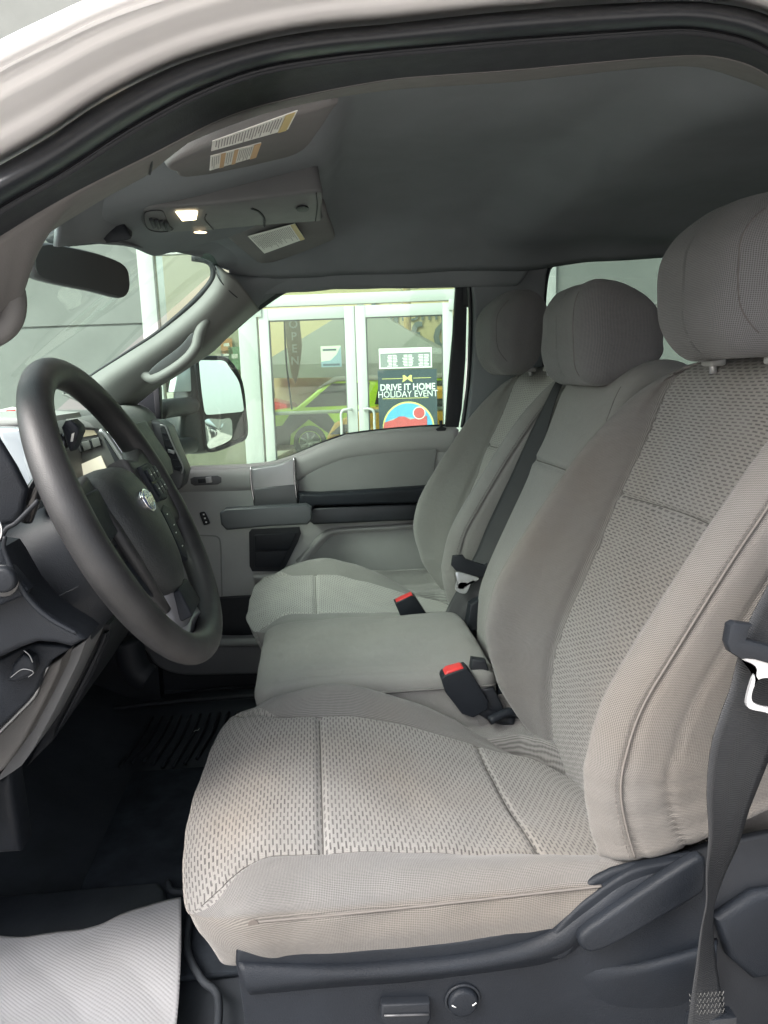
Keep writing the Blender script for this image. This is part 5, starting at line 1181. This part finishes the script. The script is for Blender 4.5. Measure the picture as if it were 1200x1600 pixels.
# hours board
t = thing('schedule_sign', 'white framed schedule board with rows of small print on the right glass door', 'sign', None, tuple(FO+fe*1))
a0, b0 = S(592, 545), S(675, 574); s0, s1, z1, z0 = a0[0], b0[0], a0[1], b0[1]
bk = fbox('board', s0, s1, z0, z1, .004, .008, pbr('board_film', (.20, .23, .22), .5), t, 0)
fbox('heading', s0, s1, z1-.05, z1, .009, .012, M_WHITE, bk, 0)
text('heading_print', 'HOURS OF OPERATION', .034, M_INK, Fm((s0+s1)/2, z1-.026, .0125), bk, .0004)
for q in ((s0, s0+.012, z0, z1-.05), (s1-.012, s1, z0, z1-.05), (s0+.012, s1-.012, z0, z0+.012)): fbox('border', *q, .009, .011, M_WHITE, bk, 0)
ob = []; rr = random.Random(3)
for c in range(3):
    cx = s0+.14+c*.165
    for i in range(9):
        zz = z1-.075-i*.0155
        if zz < z0+.02: break
        w1 = rr.uniform(.04, .06)
        ob.append(fbox('q', cx-w1, cx-.004, zz-.0045, zz+.0045, .009, .011, M_WHITE, None, 0)); ob.append(fbox('q', cx+.004, cx+w1, zz-.0045, zz+.0045, .009, .011, M_WHITE, None, 0))
merge('rows_of_print', ob, bk)
# holiday poster
t = thing('holiday_poster', 'dark poster reading DRIVE IT HOME HOLIDAY EVENT on the right glass door', 'poster', None, tuple(FO+fe*1))
a0, b0 = S(590, 579), S(684, 690); s0, s1, z1, z0 = a0[0], b0[0], a0[1], b0[1]
bk = fbox('poster_sheet', s0, s1, z0, z1, .003, .006, M_SIGNG, t, 0); scx = S(637, 610)[0]
M_PW = pbr('poster_white', (.70, .73, .70), .5); M_PY = pbr('poster_yellow', (.62, .60, .22), .5)
h_ = S(637, 600)[1]-S(637, 613)[1]
text('poster_lettering', 'DRIVE IT HOME', .094, M_PW, Fm(scx, S(637, 605)[1], .0075), bk, .0006, bold=.0022, sx=.90)
text('poster_lettering', 'HOLIDAY EVENT', .094, M_PW, Fm(scx, S(637, 616)[1], .0075), bk, .0006, bold=.0004, sx=.90)
for py in (591, 622): 
    zz = S(637, py)[1]; fbox('rule', scx-.27, scx-.05 if py == 591 else scx+.22, zz-.003, zz+.003, .0065, .008, M_PY, bk, 0)
    if py == 591: fbox('rule', scx+.06, scx+.25, zz-.003, zz+.003, .0065, .008, M_PY, bk, 0)
zb = S(637, 591)[1]
for q in (-1, 1):
    pts = [FO+fe*(scx+q*a_)+np.array([0, 0, zb+b_])+fn*.0085 for a_, b_ in ((0, .008), (.03, .035), (.05, .03), (.045, -.005), (.055, -.04), (.03, -.03), (0, -.006))]
    slab('bow', pts, fn*-.002, M_PY, bk, 0)
def fdisc(name, cs_, cz, r, off, m, parent, a0=0, a1=2*math.pi, k=40, sy=1):
    pts = [FO+fe*(cs_+r*math.cos(a_))+np.array([0, 0, cz+r*sy*math.sin(a_)])+fn*off for a_ in np.linspace(a0, a1, k, endpoint=(a1-a0) < 6)]
    return slab(name, pts, fn*-.0015, m, parent, 0)
cz = S(637, 668)[1]; Rr = abs(S(637, 630)[1]-cz)
fdisc('arch_ring', scx, cz, Rr+.018, .0075, M_PY, bk, 0, math.pi, sy=1); fdisc('arch_sky', scx, cz, Rr, .0095, pbr('poster_blue', (.10, .38, .60), .5), bk, 0, math.pi)
M_PR = pbr('poster_red', (.50, .10, .10), .5)
fdisc('snow', scx-.05, cz+.02, Rr*.80, .0115, pbr('poster_hills', (.35, .42, .42), .6), bk, 0, math.pi, sy=.45)
pts = [FO+fe*(scx+a_)+np.array([0, 0, cz+b_])+fn*.0135 for a_, b_ in ((-.27, .0), (-.26, .06), (-.16, .085), (-.10, .12), (-.04, .12), (.02, .085), (.2, .12), (.2, .02), (0, .0))]
slab('red_truck', pts, fn*-.002, M_PR, bk, 0)
fdisc('red_seal', S(655, 645)[0], S(655, 645)[1], .068, .0155, M_PW, bk); fdisc('red_seal', S(655, 645)[0], S(655, 645)[1], .058, .0175, M_PR, bk)
# small sticker on the left leaf
t = thing('window_decal', 'small square green and blue decal on the left glass door', 'sticker', None, tuple(FO))
a0, b0 = S(501, 541), S(534, 573); s0, s1, z1, z0 = a0[0], b0[0], a0[1], b0[1]
bk = fbox('decal_sheet', s0, s1, z0, z1, .003, .006, pbr('decal_green', (.42, .50, .36), .5), t, 0)
slab('blue_corner', [FO+fe*a_+np.array([0, 0, b_])+fn*.0075 for a_, b_ in ((s1, z1), (s1, z0), (s0, z0), (s0, z0+.06), (s0+.1, z0+.07), (s1-.05, z0+.13))], fn*-.001, pbr('decal_blue', (.16, .24, .26), .5), bk, 0)
fbox('decal_print', s0+.02, s1-.05, z1-.05, z1-.03, .0065, .0078, M_SIGNG, bk, 0); fbox('decal_print', s0+.02, s1-.02, z0+.015, z0+.035, .0095, .0108, M_SIGNG, bk, 0)
# store name above the doors: only the feet of the last letters clear the truck roof
t = thing('store_sign', 'white sign letters above the double doors, mostly hidden by the truck roof', 'sign', None, tuple(FO))
sx_, zz = S(650, 427); s0 = S(530, 430)[0]
fbox('sign_bar', s0-.6, sx_, zz-.012, zz+.022, .05, .07, M_WHITE, t, 0)
text('sign_letters', 'AND OIL', .30, M_WHITE, Fm(sx_-.01, zz+.045+.11, .06), t, .01, 'RIGHT', .008)
# door closers / hinges
for s_, nm in ((sDL-.02, 'a'), (sDR-.04, 'b')): fbox('hinge', s_, s_+.06, zT-.08, zT+.03, .026, .045, pbr('hinge_'+nm, (.4, .42, .4), .4), st)

# ---- showroom behind the glass
sf = fbox('showroom_floor', sL, 10, 0.0, .02, -14, -.26, pbr('showroom_floor', (.30, .27, .22), .25), None, 0); struct(sf)
bw = thing('showroom_wall', 'yellow back wall inside the store with large grey lettering', 'wall', None, tuple(FO-fn*9))
fbox('wall_panel', sL-1, 9, 0, 5.0, -9.2, -9.0, M_YWALL, bw, 0)
def Sd(px, py, depth): return S(px, py, -depth)
s_, z_ = Sd(672, 529, 8.9); M_LET = pbr('wall_lettering', (.14, .17, .18), .6)
text('wall_letters', 'of Cu', .95, M_LET, Fm(s_+.1, z_, -8.97), bw, .01, bold=.012)
s_, z_ = Sd(600, 487, 8.9); text('wall_letters', 'G', 1.0, M_LET, Fm(s_, z_, -8.97), bw, .01)
s_, z_ = Sd(655, 488, 8.9); text('wall_letters', 'Home', .55, M_LET, Fm(s_, z_, -8.97), bw, .01)
sw2 = thing('side_partition', 'cream inner wall of the store with small posters, left of the doors', 'wall', None, tuple(FO))
fbox('wall_panel', sL-1.5, S(402, 560, -4.9)[0], 0, 4.5, -5.0, -4.9, pbr('cream_side_wall', (.42, .41, .33), .8), sw2, 0)
for px, py, w_, h_, c in ((354, 541, .10, .20, (.55, .25, .10)), (354, 556, .10, .14, (.15, .2, .22)), (367, 560, .11, .30, (.22, .36, .24)), (384, 560, .11, .30, (.22, .36, .24))):
    s_, z_ = Sd(px, py, 4.85); t = thing('wall_poster', {354: 'orange and white' if py < 550 else 'dark', 367: 'left of two green', 384: 'right of two green'}[px]+' poster sheet on the cream wall inside the store', 'poster', 'posters inside the store', tuple(FO+fe*s_-fn*4.8+np.array([0, 0, z_])))
    pb_ = fbox('sheet', s_-w_, s_+w_, z_-h_/2*1.3, z_+h_/2*1.3, -4.87, -4.85, pbr('poster_col', c, .6), t, 0); fbox('print_block', s_-w_*.5, s_+w_*.5, z_, z_+h_*.25, -4.848, -4.845, M_WHITE, pb_, 0)
# tent: a reflection in the door glass, built as a solid behind it
tn = thing('tent_reflection', 'grey peaked canopy tent standing in for a reflection in the double doors', 'tent', None, tuple(FO-fn*7))
tp = []
def T3(px, py, d): s_, z_ = Sd(px, py, d); return FO+fe*s_-fn*d+np.array([0, 0, z_])
apex = T3(563, 473, 8.2); e = [T3(405, 570, 7.7), T3(722, 566, 7.7), T3(735, 566, 8.85), T3(425, 570, 8.85)]
V = [apex]+e+[q-np.array([0, 0, .28]) for q in e]
F = [(0, 1, 2), (0, 2, 3), (0, 3, 4), (0, 4, 1)]+[(1+i, 5+i, 5+(i+1) % 4, 1+(i+1) % 4) for i in range(4)]
o = mesh_ob('canopy', V, F, M_TENT, tn, False); s = o.modifiers.new('solid', 'SOLIDIFY'); s.thickness = .01
for q in e: tube('tent_leg', [q-np.array([0, 0, .1]), np.array([q[0], q[1], .03])], .025, M_ALU, tn, n=4, k=8)
# cars: solids added behind the glass in place of its reflections
def car(name, label, base_s, depth, L, H, col_, prof, wins, wheels, wid=1.7, group=None, flip=False, cat='car'):
    t = thing(name, label, cat, group, tuple(FO+fe*base_s-fn*depth))
    pm_ = pbr(name+'_paint', col_, .3, coat=.5)
    f = lambda x, z, y=0: FO+fe*(base_s+(-x if flip else x))-fn*(depth+y)+np.array([0, 0, z])
    slab('body', [f(x, z) for x, z in prof], -fn*wid, pm_, t, .05, 3)
    for w_ in wins: slab('window', [f(x, z, -.01) for x, z in w_], -fn*.03, M_SHINY, t, .01)
    for (x, z, r) in wheels:
        ty = tube('tyre', [f(x+r*.78*math.cos(a_), z+r*.78*math.sin(a_), .05) for a_ in np.linspace(0, 2*math.pi, 30, endpoint=False)], r*.22, M_RUB, t, n=30, k=10, closed=True)
        rim_ = slab('rim', [f(x+r*.6*math.cos(a_), z+r*.6*math.sin(a_), -.03) for a_ in np.linspace(0, 2*math.pi, 28, endpoint=False)], -fn*.1, M_GUN, t, .01)
        for k_ in range(7):
            a_ = k_*2*math.pi/7; tube('spoke', [f(x, z, -.06), f(x+r*.55*math.cos(a_), z+r*.55*math.sin(a_), -.05)], .022, M_SILV, rim_, n=3, k=6)
    return t, f, pm_
bs, _ = Sd(415, 640, 5.6)
suv_reflection, f, pm_ = car('suv_reflection', 'bright green boxy sport utility vehicle standing in for a reflection in the left glass door', bs, 5.6, 4, 1.5, (.40, .62, .015),
    [(-.15, .30), (-.15, .84), (-.1, .90), (.55, .96), (1.15, 1.42), (1.3, 1.50), (3.9, 1.50), (4.05, 1.42), (4.1, .35), (3.6, .30), (1.25, .28)],
    [[(.72, .98), (1.25, 1.40), (1.95, 1.40), (1.83, 1.00)], [(2.02, 1.00), (2.12, 1.40), (2.9, 1.40), (2.9, 1.00)], [(3.0, 1.0), (3.0, 1.40), (3.8, 1.40), (3.85, 1.0)]], [(.80, .34, .33), (3.3, .34, .33)])
slab('lower_body_reflection', [f(x, z, -.03) for x, z in [(-.16, .30), (-.16, .60), (.30, .66), (.45, .86), (1.15, .86), (1.32, .62), (2.7, .60), (2.85, .86), (3.6, .86), (3.8, .60), (4.1, .60), (4.1, .34), (3.72, .30), (3.7, .5), (3.3, .76), (2.92, .5), (2.9, .30), (1.2, .28), (1.15, .5), (.80, .76), (.45, .5), (.42, .30)]], -fn*.03, M_PDRK, suv_reflection, .01)  # dark slab for the grey reflection along the lower body
slab('roof_panel', [f(x, z, -.02) for x, z in [(1.0, 1.33), (1.3, 1.52), (3.9, 1.52), (4.0, 1.44), (1.35, 1.44)]], -fn*1.7, M_GREY, suv_reflection, .01)
slab('door_print', [f(x, z, -.012) for x, z in [(1.2, .90), (1.75, .92), (1.75, .89), (1.2, .87)]], -fn*.01, M_SHINY, suv_reflection, 0)
b3, _ = Sd(455, 640, 7.55)
red, f3, _ = car('hatchback_reflection', 'red car nose standing in for a reflection in the left glass door, beyond the green vehicle', b3, 7.55, 4, 1.2, (.55, .03, .03), [(0, .3), (-.02, .75), (.12, .98), (.7, 1.12), (1.3, 1.4), (2.4, 1.42), (2.6, .9), (2.6, .3)], [[(.8, 1.12), (1.35, 1.34), (2.3, 1.34), (2.4, 1.1)]], [(.6, .33, .3), (2.0, .33, .3)], 1.2, None, True)
b2, _ = Sd(506, 665, 2.6)
yc_, f2, _ = car('sports_car_reflection', 'yellow orange low car nose standing in for a reflection by the left glass door handles', b2+.05, 2.6, 4, 1.2, (.80, .42, .02),
    [(0, .30), (-.02, .66), (.10, .86), (.40, 1.0), (1.0, 1.1), (1.5, 1.32), (2.6, 1.32), (3.2, 1.1), (3.4, .5), (3.3, .30)],
    [[(1.15, 1.0), (1.55, 1.17), (2.5, 1.17), (2.7, 1.0)]], [(.75, .33, .32), (2.7, .33, .32)])
slab('headlight', [f2(x, z, -.02) for x, z in [(.03, .70), (.2, .84), (.42, .84), (.25, .70)]], -fn*.05, M_SHINY, yc_, .01)
# banner flag and pole
fl = thing('feather_flag', 'tall brown feather banner with white letters behind the left glass door', 'flag', None, tuple(FO-fn*3))
fp = [T3(*p, 3.4) for p in [(448, 491), (462, 489), (468, 500), (472, 540), (468, 575), (462, 600), (455, 585), (448, 540), (445, 505)]]
slab('banner', fp, -fn*.01, pbr('banner_brown', (.21, .17, .13), .8), fl, 0)
for i, ch in enumerate('OPEN'):
    s_, z_ = Sd(458+i*.9, 507+i*19, 3.36); text('banner_letter', ch, .17, M_GREY, Fm(s_, z_, -3.37), fl, .002, bold=.003)
tube('flag_pole', [T3(444, 488, 3.42), T3(447, 560, 3.42), T3(456, 640, 3.42)], .014, M_PDRK, fl, n=12, k=8)
up_ = thing('pole_reflection', 'yellowish wooden utility pole with wires standing in for a reflection above the right glass door', 'utility pole', None, tuple(FO-fn*8.4))  # pole and wires reflected in the transom, built as solids behind the glass
s_, z_ = Sd(636, 480, 8.3); fx = FO+fe*s_-fn*8.3
tube('pole', [fx+np.array([0, 0, .02]), fx+np.array([.0, 0, 2]), fx+np.array([0, 0, 5.6])], .08, pbr('pole_wood', (.34, .24, .10), .8, var=.2), up_, n=6, k=14)
for a_ in ([(598, 431), (606, 442), (622, 448), (632, 458)], [(640, 452), (655, 450), (668, 436), (690, 437), (700, 439)], [(636, 443), (700, 437)], [(640, 426), (646, 440), (638, 448)], [(640, 424), (712, 418)]): tube('wire', [T3(*q, 8.2) for q in a_], .006, M_STUC2, up_, n=24, k=5)
cl = thing('ceiling_lamp', 'long pale ceiling lamp at the top of the left glass door', 'lamp', None, tuple(FO-fn*3))
slab('tube_lamp', [T3(*p, 2.0) for p in [(421, 494), (440, 490), (440, 492), (421, 496)]], -fn*.5, pbr('lit_tube', (1, .95, .8), .5, emis=(1, .93, .75), es=2.0), cl, 0)
# parked truck far behind, seen in the small mirror
def parked(x, y, label, col_, rz):
    t = thing('parked_truck', label, 'truck', None, (x, y, 0)); pm_ = pbr('parked_paint', col_, .3, coat=.4)
    R_ = Matrix.Translation((x, y, 0)) @ Matrix.Rotation(rz, 4, 'Z')
    tr = lambda a_, b_, c_: np.array((R_ @ Vector((a_, b_, c_)))[:])
    prof = [(-2.9, .5), (-2.9, 1.15), (-1.0, 1.15), (-.9, 1.25), (-.7, 1.85), (1.0, 1.88), (1.6, 1.25), (2.7, 1.15), (2.85, .5)]
    slab('body', [tr(p[0], -.95, p[1]) for p in prof], tr(0, 1.9, 0)-tr(0, 0, 0), pm_, t, .05)
    slab('windshield', [tr(*p) for p in ((1.12, -.75, 1.80), (1.12, .75, 1.80), (1.62, .85, 1.28), (1.62, -.85, 1.28))], tr(.03, 0, .02)-tr(0, 0, 0), M_SHINY, t, 0)
    slab('bumper', [tr(2.86, -.9, .5), tr(2.86, .9, .5), tr(2.86, .9, .68), tr(2.86, -.9, .68)], tr(.08, 0, 0)-tr(0, 0, 0), M_CHROME, t, .02)
    for q in (-.7, .7): slab('headlight', [tr(2.86, q-.18, .9), tr(2.86, q+.18, .9), tr(2.86, q+.18, 1.08), tr(2.86, q-.18, 1.08)], tr(.03, 0, 0)-tr(0, 0, 0), M_CHROME, t, 0)
    for wx in (-1.9, 1.9):
        for wy in (-.9, .9): tube('wheel', [tr(wx+.28*math.cos(a_), wy, .38+.28*math.sin(a_)) for a_ in np.linspace(0, 2*math.pi, 20, endpoint=False)], .11, M_RUB, t, n=20, k=8, closed=True)
    return t
parked(14, 2.2, 'black pickup truck parked behind, visible only in the small door mirror', (.02, .022, .025), math.pi*.93)
